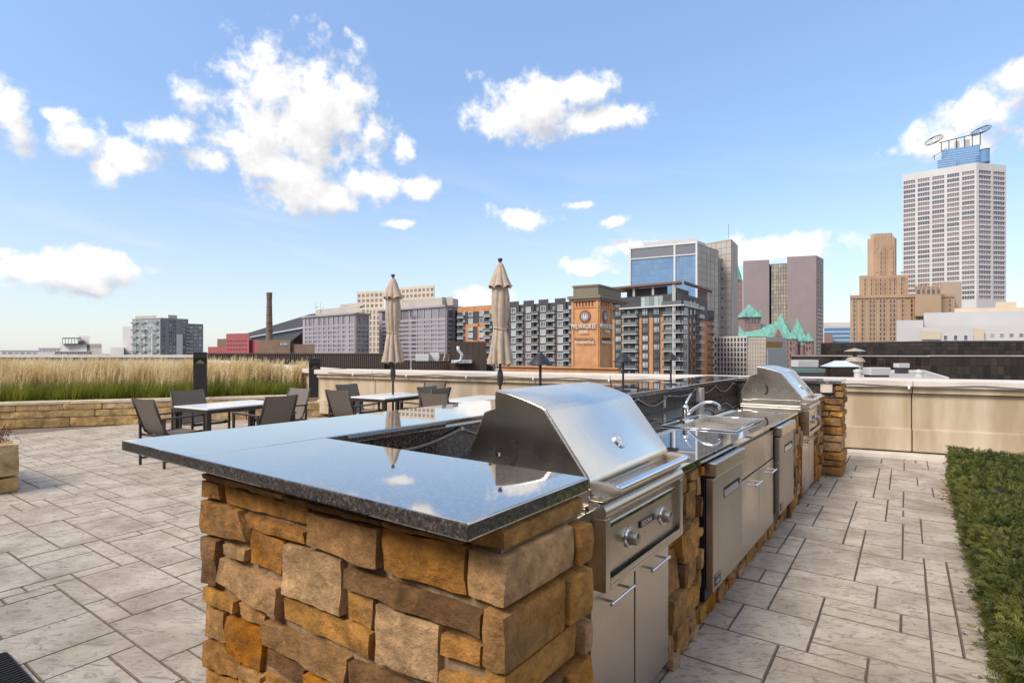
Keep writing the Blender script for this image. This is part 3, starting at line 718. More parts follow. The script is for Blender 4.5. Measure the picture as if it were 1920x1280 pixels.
# ---------------------------------------------------------------- outdoor kitchen
BAR, BT, CT, CTH = 1.141, .038, .929, .034        # bar top, slab thickness, counter top, thickness
VB0, VB1, VF = -2.47, -1.90, -.72                 # bar outer edge, bar inner edge, pier front edge
U0, U1, UE0, UE1 = .834, 1.337, 7.58, 8.15
UF = .961
def on_front(px, py, uf=UF):
    t, s = (px - CX) / F, (YH - py) / F
    d = uf / (t * SN + CS); return ((t * CS - SN) * d, H + s * d)
def text_mesh(txt, size, extrude=.0, align='CENTER', space=1.0):
    cu = bpy.data.curves.new('lettering', 'FONT'); cu.body = txt; cu.size = size; cu.extrude = extrude; cu.align_x = align; cu.align_y = 'CENTER'; cu.space_character = space
    ob = bpy.data.objects.new('lettering', cu); COL.objects.link(ob)
    me = bpy.data.meshes.new_from_object(ob.evaluated_get(bpy.context.evaluated_depsgraph_get()))
    bpy.data.objects.remove(ob); bpy.data.curves.remove(cu)
    return me
def put_text(txt, size, mat, parent, mw, extrude=.003, name='lettering', space=1.0):
    me = text_mesh(txt, size, extrude, space=space); me.transform(mw); o = link(name, me, mat, parent); return o

isl = thing('kitchen_island', 'stone clad outdoor kitchen island with polished dark granite tops', 'kitchen island', K(-1.5, 4, 0), -TH)
IO = (-1.5, 4, 0)
def island():
    rnd = random.Random(17)
    # cores
    mb = MB()
    mb.box(-2.06, -.735, UF + .002, 1.30, 0, BAR - BT - .003); mb.box(-2.06, -1.945, 1.30, 7.66, 0, BAR - BT - .003); mb.box(-2.06, -.745, 7.66, 8.10, 0, BAR - BT - .003)
    mb.box(-1.945, -.985, 1.30, 1.705, 0, CT - CTH - .003); mb.box(-1.945, -.985, 2.50, 3.02, 0, CT - CTH - .003); mb.box(-1.945, -.985, 5.44, 6.1, 0, CT - CTH - .003); mb.box(-1.945, -.985, 6.9, 7.66, 0, CT - CTH - .003)
    mb.box(-1.945, -1.0, 1.705, 2.50, 0, .06); mb.box(-1.945, -1.0, 3.02, 5.44, 0, .12); mb.box(-1.945, -1.0, 6.1, 6.9, 0, .06)
    mb.build('core', MT['mortar'], isl, IO)
    mb = MB(); mb.box(-1.94, -1.56, 1.705, 7.66, .12, CT - CTH - .004); mb.build('cabinet_shell', MT['dark'], isl, IO)
    # granite
    def slab(name, poly, z1, th, bevel=.004):
        mb = MB(); mb.prism(poly, z1 - th, z1, lambda a, b, c: (a, b, c)); mb.build(name, MT['granite'], isl, IO, bevel=bevel)
    rect = lambda a, b, c, d: [(a, c), (b, c), (b, d), (a, d)]
    slab('bar_top', rect(VB1 + .0015, VF, U0, U1), BAR, BT)
    for a, b in ((U0, 3.05), (3.053, 5.6), (5.603, UE1)): slab('bar_top', rect(VB0, VB1, a, b), BAR, BT)
    slab('bar_top', rect(VB1 + .0015, VF - .01, UE0, UE1), BAR - .0005, BT)
    vb, vf = -1.943, -.913
    slab('counter_top', [(vb, 1.305), (vf, 1.305), (vf, 1.735), (-1.50, 1.735), (-1.50, 2.475), (vf, 2.475), (vf, 4.40), (-1.03, 4.40), (-1.03, 4.0), (-1.51, 4.0), (-1.51, 4.40), (vb, 4.40)], CT, CTH, .003)
    slab('counter_top', [(vb, 4.4015), (-1.51, 4.4015), (-1.51, 4.80), (-1.03, 4.80), (-1.03, 4.4015), (vf, 4.4015), (vf, 6.135), (-1.50, 6.135), (-1.50, 6.875), (vf, 6.875), (vf, 7.66), (vb, 7.66)], CT, CTH, .003)
    mb = MB(); mb.box(-1.944, -1.925, 1.302, 7.64, CT + .001, BAR - BT - .001); mb.build('backsplash', MT['granite_splash'], isl, IO)
    mb = MB(); mb.box(-1.924, -.80, 7.615, 7.658, CT + .001, BAR - BT - .001); mb.build('backsplash', MT['granite_splash'], isl, IO)
    mb = MB(); mb.box(-1.924, -.93, 1.301, 1.328, CT + .001, BAR - BT - .001); mb.build('backsplash', MT['granite_splash'], isl, IO)
    # ---- near pier, front face: stones as they lie in the photo (crop coordinates)
    zc = lambda x, y: on_front(380 + x / 2.5946, 860 + y / 2.5946)
    traced = [[(20, 64), (420, 168), (420, 196), (25, 92)], [(430, 170), (900, 290), (900, 312), (432, 205)], [(910, 292), (1300, 385), (1300, 404), (912, 318)],
        [(28, 95), (116, 122), (120, 190), (28, 178)], [(120, 124), (530, 232), (530, 318), (128, 210)], [(25, 192), (215, 240), (250, 395), (25, 352)],
        [(222, 262), (525, 345), (525, 410), (235, 322)], [(540, 247), (885, 328), (885, 525), (545, 405)], [(905, 322), (1306, 415), (1306, 655), (910, 532)],
        [(262, 335), (418, 398), (412, 555), (262, 498)], [(25, 365), (105, 388), (105, 604), (30, 590)], [(130, 405), (245, 432), (235, 492), (135, 455)],
        [(118, 470), (406, 612), (403, 765), (105, 582)], [(430, 402), (700, 482), (702, 755), (415, 643)], [(722, 517), (1390, 735), (1388, 858), (722, 612)],
        [(735, 635), (850, 670), (842, 820), (728, 768)], [(872, 688), (1175, 797), (1168, 1078), (872, 965)], [(1184, 832), (1380, 895), (1372, 1000), (1180, 935)],
        [(40, 607), (183, 685), (180, 745), (38, 672)], [(188, 692), (325, 757), (318, 806), (190, 752)], [(418, 660), (852, 832), (838, 955), (412, 772)],
        [(38, 692), (124, 742), (130, 890), (38, 852)], [(143, 752), (318, 832), (305, 1022), (140, 926)], [(328, 772), (738, 952), (736, 1092), (325, 888)],
        [(38, 870), (212, 962), (192, 1057), (38, 992)], [(342, 907), (528, 1010), (522, 1088), (345, 988)], [(745, 962), (1050, 1088), (1050, 1180), (742, 1105)],
        [(1176, 1010), (1385, 1082), (1380, 1210), (1176, 1130)], [(212, 985), (320, 1045), (315, 1130), (200, 1080)], [(1062, 1100), (1168, 1135), (1165, 1240), (1060, 1195)],
        [(535, 1020), (738, 1108), (735, 1210), (530, 1110)], [(38, 1010), (190, 1075), (185, 1180), (38, 1110)]]
    cell = .03; v0f, v1f = -2.085, -.93
    nw, nh = int((v1f - v0f) / cell), int(1.095 / cell)
    occ = [[False] * nw for _ in range(nh)]
    def front(a, b, n): return (a, UF + .028 - n, b)
    spans = []
    for q in traced:
        c = [zc(*p) for p in q]                                   # TL TR BR BL
        quad = [c[3], c[2], c[1], c[0]]
        w = ((c[1][0] - c[0][0]) + (c[2][0] - c[3][0])) / 2; h = ((c[0][1] - c[3][1]) + (c[1][1] - c[2][1])) / 2
        mb = rock(w, h, rnd.uniform(.042, .062), rnd.random() * 99, r=.004, amp=.0085, k=.02, quad=quad, maxdiv=14)
        put_rock(mb, 'stone', front, MT['stone'], isl, IO)
        xs = [p[0] for p in c]; zs = [p[1] for p in c]
        spans.append((min(zs), max(zs), max(xs)))
        for j in range(nh):
            for i in range(nw):
                a, b = v0f + (i + .5) * cell, (j + .5) * cell
                if min(xs) - .006 < a < max(xs) + .006 and min(zs) - .004 < b < max(zs) + .004: occ[j][i] = True
    top_free = int(.90 / cell)
    for j in range(top_free, nh):
        for i in range(nw): occ[j][i] = True
    def fill(nw, nh, cell, sizes, fn, occ=None, dep=(.04, .06), g_=.008, k=.026, r=.005, amp=.009):
        for (i, j, w, h) in ashlar(nw, nh, sizes, rnd, occ):
            if occ is not None and (w < 3 or h < 2): continue
            W_, H_ = w * cell - g_, h * cell - g_
            mb = rock(W_, H_, rnd.uniform(*dep), rnd.random() * 99, r=r, amp=amp, k=k, maxdiv=8)
            put_rock(mb, 'stone', lambda a, b, n, i=i, j=j: fn(i * cell + a + g_ / 2, j * cell + b + g_ / 2, n), MT['stone'], isl, IO)
    fill(nw, nh, cell, [(8, 4), (6, 5), (9, 3), (5, 4), (7, 6), (4, 3), (10, 4)], lambda a, b, n: front(v0f + a, b, n), occ)
    # quoins that turn the corner
    zs = [1.100, 1.046, .930, .795, .70, .575, .46, .33, .2, .09, 0.0]
    for k in range(len(zs) - 1):
        z1, z0 = zs[k] - .005, zs[k + 1] + .006
        vl = (-.99, -.955, -.915, -.985, -.90, -1.0, -.93, -.97, -.90, -.95)[k] + .045
        if k == 0: vl = -.925
        ov = [x for (a, b, x) in spans if min(b, z1) - max(a, z0) > .3 * (z1 - z0)]
        if ov: vl = max(ov) + .006
        ue = (1.30, 1.22, 1.17, 1.24, 1.16, 1.25, 1.2, 1.15, 1.26, 1.2)[k]
        vo = -.705 + (-.012 if k == 0 else rnd.uniform(-.008, .012)); uo = UF - .028 + (.02 if k == 0 else rnd.uniform(-.004, .01))
        mb = rock(vo - vl, z1 - z0, ue - uo, rnd.random() * 99, r=.007, amp=.011, k=.02, maxdiv=16)
        put_rock(mb, 'stone', lambda a, b, n: (vl + a, ue - n, z0 + b), MT['stone'], isl, IO)
        if ue < 1.29:
            mb = rock(1.305 - ue - .01, z1 - z0 - .004, .06, rnd.random() * 99, r=.014, amp=.007, k=.025)
            put_rock(mb, 'stone', lambda a, b, n: (-.742 + n, ue + .008 + a, z0 + b), MT['stone'], isl, IO)
    # stone between the appliances
    def facing(ua, ub, za, zb, v=-.982, cell=.055, sizes=((3, 2), (2, 2), (4, 2), (2, 1), (3, 3), (4, 3), (3, 1)), dep=(.03, .075)):
        fill(max(1, round((ub - ua) / cell)), max(1, round((zb - za) / cell)), cell, list(sizes), lambda a, b, n: (v + n, ua + a, za + b), None, dep)
    facing(1.31, 1.70, 0, .89, dep=(.01, .03)); facing(2.505, 3.02, 0, .885); facing(5.45, 6.09, 0, .885); facing(3.03, 5.44, 0, .115, dep=(.02, .04)); facing(6.92, 7.63, 0, .88)
    # far pier: flat ledges
    z = 0
    while z < 1.08:
        h = min(rnd.uniform(.07, .12), 1.098 - z)
        if 1.098 - z - h < .05: h = 1.098 - z
        lim = -.80 if z > .9 else -.975
        parts = [(-1.0 if z < .9 else lim, -.73)]
        if rnd.random() < .35 and z < .85: parts = [(-1.0, -.86), (-.855, -.73)]
        for (a, b) in parts:
            mb = rock(b - a + rnd.uniform(-.01, .02), h - .010, .5, rnd.random() * 99, r=.014, amp=.006, k=.03)
            put_rock(mb, 'stone', lambda x, y, n: (a + x, 8.11 - n, z + y), MT['stone'], isl, IO)
        z += h
island()

def grill():
    u0, u1 = 1.72, 2.49
    t = thing('gas_grill', 'near stainless steel built-in gas grill with closed hood beside the stone corner', 'grill', K(-1.1, u0, 0), -TH, 'built-in gas grills')
    O = (-1.1, u0, 0)
    ux = lambda a, b, c: (a, c, b)
    mb = MB(); mb.box(-1.49, -.90, u0 + .02, u1 - .02, .66, .985); mb.box(-1.505, -.935, u0 - .012, u1 + .012, CT + .002, CT + .014); mb.box(-1.40, -.93, u0 + .008, u1 - .008, CT + .012, .995); mb.build('firebox', MT['steel'], t, O, bevel=.003)
    mb = MB(); mb.prism([(-1.50, CT + .012), (-1.51, 1.05), (-1.42, 1.238), (-1.35, 1.262), (-1.30, 1.26), (-1.30, CT + .012)], u0 + .03, u1 - .03, ux); mb.build('back_housing', MT['steel'], t, O, bevel=.004)
    prof = [(-1.345, .998), (-1.345, 1.325), (-1.340, 1.332), (-1.28, 1.323), (-1.20, 1.303), (-1.122, 1.278), (-1.110, 1.270), (-1.101, 1.258), (-.936, 1.046), (-.928, 1.03), (-.928, .998)]
    mb = MB(); mb.prism(prof, u0 + .012, u1 - .012, ux)
    hood = mb.build('hood', MT['steel_hood'], t, O, bevel=.0025, smooth=True)
    for ua, ub in ((u0, u0 + .010), (u1 - .010, u1)):             # side panels with a turned edge
        mb = MB(); mb.prism([(a * 1.0 + (.004 if a < -1.3 else -.004), b - (.004 if b > 1.01 else 0)) for a, b in prof], ua, ub, ux); mb.build('side_panel', MT['steel'], hood, O, bevel=.002)
    mb = MB()
    for k in range(8):
        a = k / 7; v, z = -1.262 + .022 * math.sin(a * 2.6), 1.045 + .085 * a
        v2, z2 = -1.262 + .022 * math.sin((k + 1) / 7 * 2.6), 1.045 + .085 * (k + 1) / 7
        mb.box(min(v, v2) - .008, max(v, v2) + .008, u0 - .0015, u0 + .002, z, z2)
    mb.build('hinge_slot', MT['dark'], hood, O)
    mb = MB()
    for (v, z) in ((-1.325, 1.09), (-1.325, 1.05)): mb.lathe([(.006, -.003), (.005, .0)], 0, 0, 8); 
    mb2 = MB(); mb2.add([(-1.325 + x, u0 - .003 + zz, 1.08 + y) for x, y, zz in mb.v[:16]], mb.f[:9]); mb2.build('rivet', MT['chrome'], hood, O)
    # thermometer in the sloping face
    c = Vector((-.992, 2.10, 1.117)); nrm = Vector((.206, 0, .159)).normalized(); ex = Vector((0, 1, 0)); ey = nrm.cross(ex)
    mb = MB(); mb2 = MB(); n = 28
    for m_, r0, h0, h1 in ((mb, .036, .0, .007), (mb2, .029, .0072, .008)):
        ring = lambda r, h: [c + nrm * h + (ex * math.cos(2 * math.pi * j / n) + ey * math.sin(2 * math.pi * j / n)) * r for j in range(n)]
        m_.add(ring(r0, h0) + ring(r0, h1), [list(range(n, 2 * n))] + [(j, (j + 1) % n, n + (j + 1) % n, n + j) for j in range(n)])
    th = mb.build('thermometer', MT['chrome'], hood, O); mb2.build('dial', M('dial_face', (.55, .56, .58), rough=.3, var=.2, scale=60), th if False else hood, O)
    # front shelf, handle
    mb = MB(); mb.box(-.93, -.868, u0 + .006, u1 - .006, .962, .972); mb.box(-.934, -.926, u0 + .006, u1 - .006, .972, .997); mb.build('front_shelf', MT['steel_h'], t, O, bevel=.002)
    mb = MB(); mb.tube([(-.838, u0 + .03, 1.006), (-.838, u1 - .03, 1.006)], .0145, 16); hd = mb.build('handle', MT['chrome'], t, O, smooth=True)
    for a in (u0 + .012, u1 - .042):
        mb = MB(); mb.prism([(-.93, .984), (-.93, 1.022), (-.90, 1.026), (-.845, 1.024), (-.822, 1.012), (-.820, 1.0), (-.835, .988), (-.87, .978)], a, a + .03, ux); mb.build('bracket', MT['steel_dull'], hd, O, bevel=.003, smooth=True)
    # control panel
    mb = MB(); pp = [(-.925, .957), (-.885, .957), (-.868, .950), (-.860, .937), (-.858, .922), (-.866, .908), (-.872, .905), (-.925, .905)]
    mb.prism(pp, u0 - .002, u1 + .002, ux); cp = mb.build('control_panel', MT['steel_h'], t, O, smooth=True)
    mb = MB(); mb.box(-.93, -.880, u0 + .002, u1 - .002, .67, .906); mb.build('fascia', MT['steel_h'], cp, O)
    for a in (u0 - .002, u1 - .036): 
        mb = MB(); mb.box(-.93, -.861, a, a + .038, .655, .907); mb.build('end_post', MT['steel'], cp, O, bevel=.003)
    mb = MB(); mb.box(-.93, -.861, u0 + .036, u1 - .036, .655, .672); mb.box(-.866, -.861, u0 + .036, u1 - .036, .672, .69); mb.build('drip_lip', MT['steel_h'], cp, O, bevel=.002)
    mb = MB(); mb.box(-.8805, -.874, u0 + .04, u1 - .04, .862, .878); mb.build('bright_strip', MT['chrome'], cp, O, bevel=.001)  # narrow bright chrome strip across the upper fascia
    mb = MB(); k = u0 + .05
    while k < u1 - .06: mb.box(-.8785, -.8675, k, k + .0055, .6722, .6735); k += .0125
    mb.build('vent_slots', MT['dark'], cp, O, kind='stuff')
    for uk in (1.945, 2.285):
        mb = MB(); pr = [(.034, 0), (.034, .006), (.026, .009), (.0245, .034), (.022, .039), (.0, .0392)]
        m2 = MB(); m2.lathe(pr, 0, 0, 24, cap=False); mb.add([(-.880 + z, uk + x, .785 + y) for x, y, z in m2.v], m2.f)
        kn = mb.build('knob', MT['steel_dull'], cp, O, smooth=True)
        m2 = MB(); m2.lathe([(.036, 0), (.0385, .004), (.036, .009), (.033, .009)], 0, 0, 24, cap=False); mb = MB(); mb.add([(-.880 + z, uk + x, .785 + y) for x, y, z in m2.v], m2.f); mb.build('bezel', MT['chrome'], kn, O, smooth=True)
        mb = MB(); mb.box(-.8415, -.8395, uk - .003, uk + .003, .787, .806); mb.build('pointer', MT['dark'], kn, O)
    mb = MB(); mb.box(-.8805, -.8745, 2.045, 2.185, .792, .818); bd = mb.build('badge', MT['black'], cp, O, bevel=.001)
    mw = Matrix(((0, 0, 1, -.8743 - O[0]), (1, 0, 0, 2.108 - O[1]), (0, 1, 0, .805), (0, 0, 0, 1)))
    put_text('SEDONA', .026, MT['chrome'], bd, mw, .0004, 'badge_lettering')
    # doors below
    mb = MB(); mb.box(-.985, -.945, u0 + .004, u1 - .004, .045, .655); mb.build('door_frame', MT['steel_dull'], t, O)
    for a, b in ((u0 + .012, 2.098), (2.112, u1 - .012)):
        mb = MB(); mb.box(-.944, -.924, a, b, .065, .645); dr = mb.build('door', MT['steel'], t, O, bevel=.003)
        mb = MB(); mid = (a + b) / 2; mb.tube([(-.888, mid - .10, .575), (-.888, mid + .10, .575)], .0065, 12); mb.tube([(-.925, mid - .075, .575), (-.888, mid - .075, .575)], .0055, 8); mb.tube([(-.925, mid + .075, .575), (-.888, mid + .075, .575)], .0055, 8)
        mb.build('door_handle', MT['chrome'], dr, O, smooth=True)
    g2 = copy_tree(t); g2.location = K(-1.1, u0 + 4.40, 0); g2['label'] = 'far stainless steel built-in gas grill next to the end pillar'
grill()

def fridge():
    u0, u1 = 3.035, 3.645
    t = thing('outdoor_fridge', 'stainless under-counter fridge left of the sink cabinet doors', 'fridge', K(-1.2, u0, 0), -TH, 'under-counter fridges')
    O = (-1.2, u0, 0)
    mb = MB(); mb.box(-1.5, -.93, u0 + .004, u1 - .004, .125, .885); mb.build('cabinet', MT['black'], t, O, bevel=.004)
    mb = MB(); mb.box(-.925, -.885, u0, u1, .19, .80); dr = mb.build('door', MT['steel_dull'], t, O, bevel=.004)
    mb = MB(); mb.box(-.935, -.868, u0 - .002, u1 + .002, .812, .885); mb.build('top_trim', MT['steel'], t, O, bevel=.004)
    mb = MB(); mb.box(-.8855, -.8835, u0 + .20, u1 - .07, .655, .715); ha = mb.build('handle_recess', MT['dark'], dr, O)
    mb = MB(); mb.hexa([(-.8833, u0 + .205, .660), (-.8833, u1 - .075, .660), (-.8815, u1 - .075, .660), (-.8815, u0 + .205, .660), (-.8834, u0 + .205, .70), (-.8834, u1 - .12, .70), (-.883, u1 - .12, .70), (-.883, u0 + .205, .70)]); mb.build('pull_lip', M('tinted_pull', (.30, .36, .38), rough=.2, metal=.6), dr, O)
    mb = MB(); mb.box(-.8855, -.882, u0 + .025, u0 + .13, .215, .275); bd = mb.build('badge', MT['black'], dr, O, bevel=.001)
    mb = MB(); mb.box(-.8822, -.8814, u0 + .03, u0 + .125, .268, .273); mb.box(-.8822, -.8816, u0 + .045, u0 + .11, .248, .254); mb.box(-.8822, -.8816, u0 + .04, u0 + .115, .228, .238); mb.build('badge_print', MT['chrome'], bd, O)
    f2 = copy_tree(t); f2.location = K(-1.2, 4.80, 0); f2['label'] = 'stainless under-counter fridge right of the sink cabinet doors'
    # sink base cabinet
    u0, u1 = 3.735, 4.735
    t = thing('sink_cabinet', 'stainless cabinet with two doors below the sink between the fridges', 'cabinet', K(-1.2, u0, 0), -TH); O = (-1.2, u0, 0)
    mb = MB(); mb.box(-1.5, -.95, u0, u1, .125, .66); mb.box(-1.0, -.945, u0, u1, .66, .88); mb.build('frame', MT['steel_dull'], t, O, bevel=.003)
    mb = MB(); mb.box(-.943, -.918, u0 + .012, u1 - .012, .655, .868); mb.build('false_front', MT['steel'], t, O, bevel=.003)
    m_ = (u0 + u1) / 2
    for a, b in ((u0 + .012, m_ - .006), (m_ + .006, u1 - .012)):
        mb = MB(); mb.box(-.943, -.915, a, b, .145, .645); dr = mb.build('door', MT['steel'], t, O, bevel=.003)
        mb = MB(); mid = (a + b) / 2 + .05; mb.tube([(-.875, mid - .09, .585), (-.875, mid + .09, .585)], .007, 12)
        for q in (-.07, .07): mb.tube([(-.916, mid + q, .585), (-.875, mid + q, .585)], .0055, 8)
        mb.build('door_handle', MT['chrome'], dr, O, smooth=True)
fridge()

def sink():
    t = thing('double_sink', 'drop-in stainless double bowl sink set in the granite counter', 'sink', K(-1.27, 4.40, CT), -TH); O = (-1.27, 4.40, CT)
    a, b, c, d = -1.535, -1.005, 3.975, 4.825                # v, v, u, u
    bowls = ((-1.43, -1.04, 4.015, 4.39), (-1.43, -1.04, 4.42, 4.79))
    mb = MB(); z0, z1 = CT + .0015, CT + .008
    for r in ((a, -1.43, c, d), (-1.04, b, c, d), (-1.43, -1.04, c, 4.015), (-1.43, -1.04, 4.39, 4.42), (-1.43, -1.04, 4.79, d)): mb.box(r[0], r[1], r[2], r[3], z0, z1)
    mb.build('rim', MT['chrome'], t, O)
    mb = MB(); mb.tube([(a, c, CT + .007), (b, c, CT + .007), (b, d, CT + .007), (a, d, CT + .007)], .005, 6, closed=True); mb.build('rolled_edge', MT['chrome'], t, O, smooth='all')
    for (p, q, r, s) in bowls:
        mb = MB(); i = .03; zb = CT - .17
        T = [(p, r, z1), (q, r, z1), (q, s, z1), (p, s, z1)]; B = [(p + i, r + i, zb), (q - i, r + i, zb), (q - i, s - i, zb), (p + i, s - i, zb)]
        mb.add(T + B, [(0, 1, 5, 4), (1, 2, 6, 5), (2, 3, 7, 6), (3, 0, 4, 7), (4, 5, 6, 7)])
        bo = mb.build('bowl', MT['steel'], t, O, fix=False)
        mb = MB(); mb.lathe([(.04, zb + .001), (.038, zb + .004), (.02, zb + .002), (.0, zb + .002)], (p + q) / 2, (r + s) / 2, 16, cap=False); mb.build('drain', MT['chrome'], bo, O)
    f = thing('kitchen_faucet', 'chrome single lever faucet standing at the back of the sink', 'faucet', K(-1.49, 4.37, CT + .008), -TH); O = (-1.49, 4.37, CT + .008)
    z = CT + .008
    mb = MB(); mb.lathe([(.03, z), (.028, z + .012), (.023, z + .016), (.022, z + .085), (.024, z + .09), (.021, z + .115), (.012, z + .125), (.0, z + .127)], -1.49, 4.37, 20, cap=False); mb.box(-1.52, -1.46, 4.27, 4.47, z, z + .008); mb.build('body', MT['chrome'], f, O, smooth=True)
    pts = []; 
    for k in range(13):
        a_ = k / 12; pts.append((-1.475 + .235 * a_, 4.372 + .02 * a_, z + .05 + .115 * math.sin(min(a_ * 1.22, 1.22) * 1.62) - .02 * a_ ** 3))
    pts.append((pts[-1][0] + .008, pts[-1][1], pts[-1][2] - .03))
    mb = MB(); mb.tube(pts, [.013] * 4 + [.0115] * 8 + [.012, .012], 12); mb.build('spout', MT['chrome'], f, O, smooth='all')
    mb = MB(); mb.tube([(-1.49, 4.37, z + .118), (-1.487, 4.39, z + .15), (-1.478, 4.43, z + .19), (-1.47, 4.445, z + .205)], [.010, .009, .007, .007], 10); mb.build('lever', MT['chrome'], f, O, smooth='all')
sink()

def lamp(u, lb):
    t = thing('counter_lamp', lb, 'lamp', K(-2.10, u, BAR), -TH, 'cone shaded lamps on the bar')
    mb = MB(); mb.lathe([(.068, .0005), (.068, .006), (.060, .010), (.012, .013), (.010, .02)], 0, 0, 24); mb.build('base', MT['black'], t, smooth=True)
    mb = MB(); mb.tube([(0, 0, .01), (0, 0, .30)], .0095, 12); mb.build('pole', MT['black'], t, smooth=True)
    mb = MB(); mb.lathe([(.084, .252), (.085, .257), (.082, .262), (.03, .318), (.016, .330), (.013, .340), (.0, .344)], 0, 0, 28, cap=False); mb.lathe([(.082, .256), (.03, .312), (.0, .312)], 0, 0, 28, cap=False); mb.build('shade', MT['black'], t, smooth=True)
    return t
for u, lb in ((3.2, 'black cone shaded lamp directly behind the near grill hood'), (4.53, 'black cone shaded lamp on the bar, middle one of three'), (5.70, 'black cone shaded lamp on the bar, rightmost and beyond the sink')): lamp(u, lb)

def fittings():
    c = thing('power_cable', 'grey cable looped along the backsplash under the bar edge', 'cable', K(-1.91, 1.5, 1.05), -TH); O = (-1.91, 1.5, 1.05)
    mb = MB(); pts = []
    for k in range(0, 100):
        u = 1.42 + k * .062; sag = .055 + .035 * math.sin(int(k / 12) * 2.1)
        pts.append((-1.908, u, 1.085 - sag * abs(math.sin(math.pi * (k % 12) / 12)) - (.02 if k // 12 == 5 else 0)))
    mb.tube(pts, .0065, 7); mb.build('cord', MT['cable'], c, O, smooth='all', fix=False)
    for k in range(0, 100, 12):
        mb = MB(); p = pts[k]; mb.box(p[0] - .014, p[0] + .008, p[1] - .008, p[1] + .008, p[2] - .01, p[2] + .01); mb.build('clip', MT['plastic'], c, O)
    def plate(nm, lb, v, u, z, w, h, dep, axis, mt, cat):
        t = thing(nm, lb, cat, K(v, u, z), -TH); mb = MB()
        if axis == 'v': mb.box(0, dep, -w / 2, w / 2, -h / 2, h / 2)
        else: mb.box(-w / 2, w / 2, -dep, 0, -h / 2, h / 2)
        mb.build('cover', mt, t, bevel=.004)
        mb = MB()
        for sx in (-1, 1):
            for sz in (-1, 1):
                if axis == 'v': mb.box(dep, dep + .002, sx * w * .38 - .004, sx * w * .38 + .004, sz * h * .38 - .004, sz * h * .38 + .004)
                else: mb.box(sx * w * .38 - .004, sx * w * .38 + .004, -dep - .002, -dep, sz * h * .38 - .004, sz * h * .38 + .004)
        mb.build('screws', MT['dark'], t)
    plate('outlet_cover', 'pale rectangular outlet cover on the end pillar behind the far grill', -.885, 7.612, 1.045, .125, .10, .03, 'u', M('almond_plastic', (.50, .44, .36), rough=.6), 'outlet')
    plate('outlet_box', 'grey weatherproof outlet box on the backsplash right of the faucet', -1.925, 6.02, 1.02, .115, .15, .06, 'v', MT['plastic'], 'outlet')
    plate('switch_plate', 'narrow pale cover plate on the backsplash left of the faucet', -1.925, 5.05, 1.015, .055, .115, .008, 'v', MT['plastic'], 'outlet')
fittings()

# ---------------------------------------------------------------- patio furniture
def chair():
    t = thing('patio_chair', 'x', 'chair', (0, 0, 0), 0, 'sling patio chairs round the tables')
    br = MT['bronze']
    for s in (-1, 1):
        x = s * .285
        mb = MB(); mb.bar((x, .25, 0), (x, .25, .635), .028, .028); mb.build('leg', br, t, bevel=.003)
        mb = MB(); mb.bar((x, -.27, 0), (x, -.27, .625), .028, .028); mb.build('leg', br, t, bevel=.003)
        mb = MB(); mb.bar((x, .27, .645), (x, -.30, .630), .04, .022); mb.build('arm', br, t, bevel=.004)
        mb = MB(); mb.bar((x, .25, .09), (x, -.27, .09), .02, .025); mb.build('side_rail', br, t, bevel=.002)
        mb = MB(); xx = s * .25; mb.tube([(xx, .24, .425), (xx, .0, .405), (xx, -.17, .40), (xx, -.23, .45), (xx, -.31, .66), (xx, -.385, .885)], .015, 8); mb.build('sling_rail', br, t, smooth='all')
    mb = MB(); mb.bar((-.285, .24, .405), (.285, .24, .405), .02, .03); mb.bar((-.285, -.25, .40), (.285, -.25, .40), .02, .03); mb.build('stretcher', br, t, bevel=.002)
    def sheet(pts, nm):
        mb = MB(); n = len(pts); vs_ = []
        for (y, z) in pts:
            for k in range(5): xx = -.243 + .486 * k / 4; vs_.append((xx, y, z - .012 * (1 - (2 * k / 4 - 1) ** 2)))
        m_ = len(vs_); fs_ = [(r * 5 + k, r * 5 + k + 1, r * 5 + k + 6, r * 5 + k + 5) for r in range(n - 1) for k in range(4)]
        mb.add(vs_, fs_); mb.add([(x, y + .004, z - .004) for x, y, z in vs_], [f[::-1] for f in fs_])
        mb.build(nm, MT['sling'], t, smooth='all', fix=False)
    sheet([(.24, .43), (.12, .418), (0, .408), (-.12, .404), (-.17, .408)], 'seat')
    sheet([(-.19, .42), (-.235, .47), (-.275, .575), (-.312, .675), (-.35, .785), (-.388, .893)], 'backrest')
    return t
chair0 = [chair()]
def place_chair(x, y, ang, lb):
    if chair0[0] is not None and not chair0[0].get('used'):
        o = chair0[0]; o['used'] = 1
    else: o = copy_tree(chair0[0])
    o.location = (x, y, 0); o.rotation_euler = (0, 0, ang); o['label'] = lb
def table(cx, cy, lb, names, offs, ang=R(40)):
    a = Vector((math.sin(ang), math.cos(ang), 0)); b = Vector((math.cos(ang), -math.sin(ang), 0))
    t = thing('patio_table', lb, 'table', (cx, cy, 0), -ang, 'white topped patio tables')
    mb = MB(); mb.box(-.40, .40, -.60, .60, .705, .725); mb.build('top', MT['tabletop'], t, bevel=.003)
    mb = MB()
    for s in (-1, 1): mb.box(s * .395 - .018, s * .395 + .018, -.61, .61, .655, .704); mb.box(-.40, .40, s * .595 - .018, s * .595 + .018, .655, .704)
    mb.build('apron', MT['bronze'], t)
    for sx in (-1, 1):
        for sy in (-1, 1): mb = MB(); mb.box(sx * .375 - .03, sx * .375 + .03, sy * .575 - .03, sy * .575 + .03, 0, .704); mb.build('leg', MT['bronze'], t, bevel=.004)
    c = Vector((cx, cy, 0))
    for k, nm in names.items():
        d = {'-a': -a, '+a': a, '-b': -b, '+b': b}[k]; p = c + d * offs[k[1]]
        f = -d; place_chair(p.x, p.y, math.atan2(f.y, f.x) - math.pi / 2, nm)
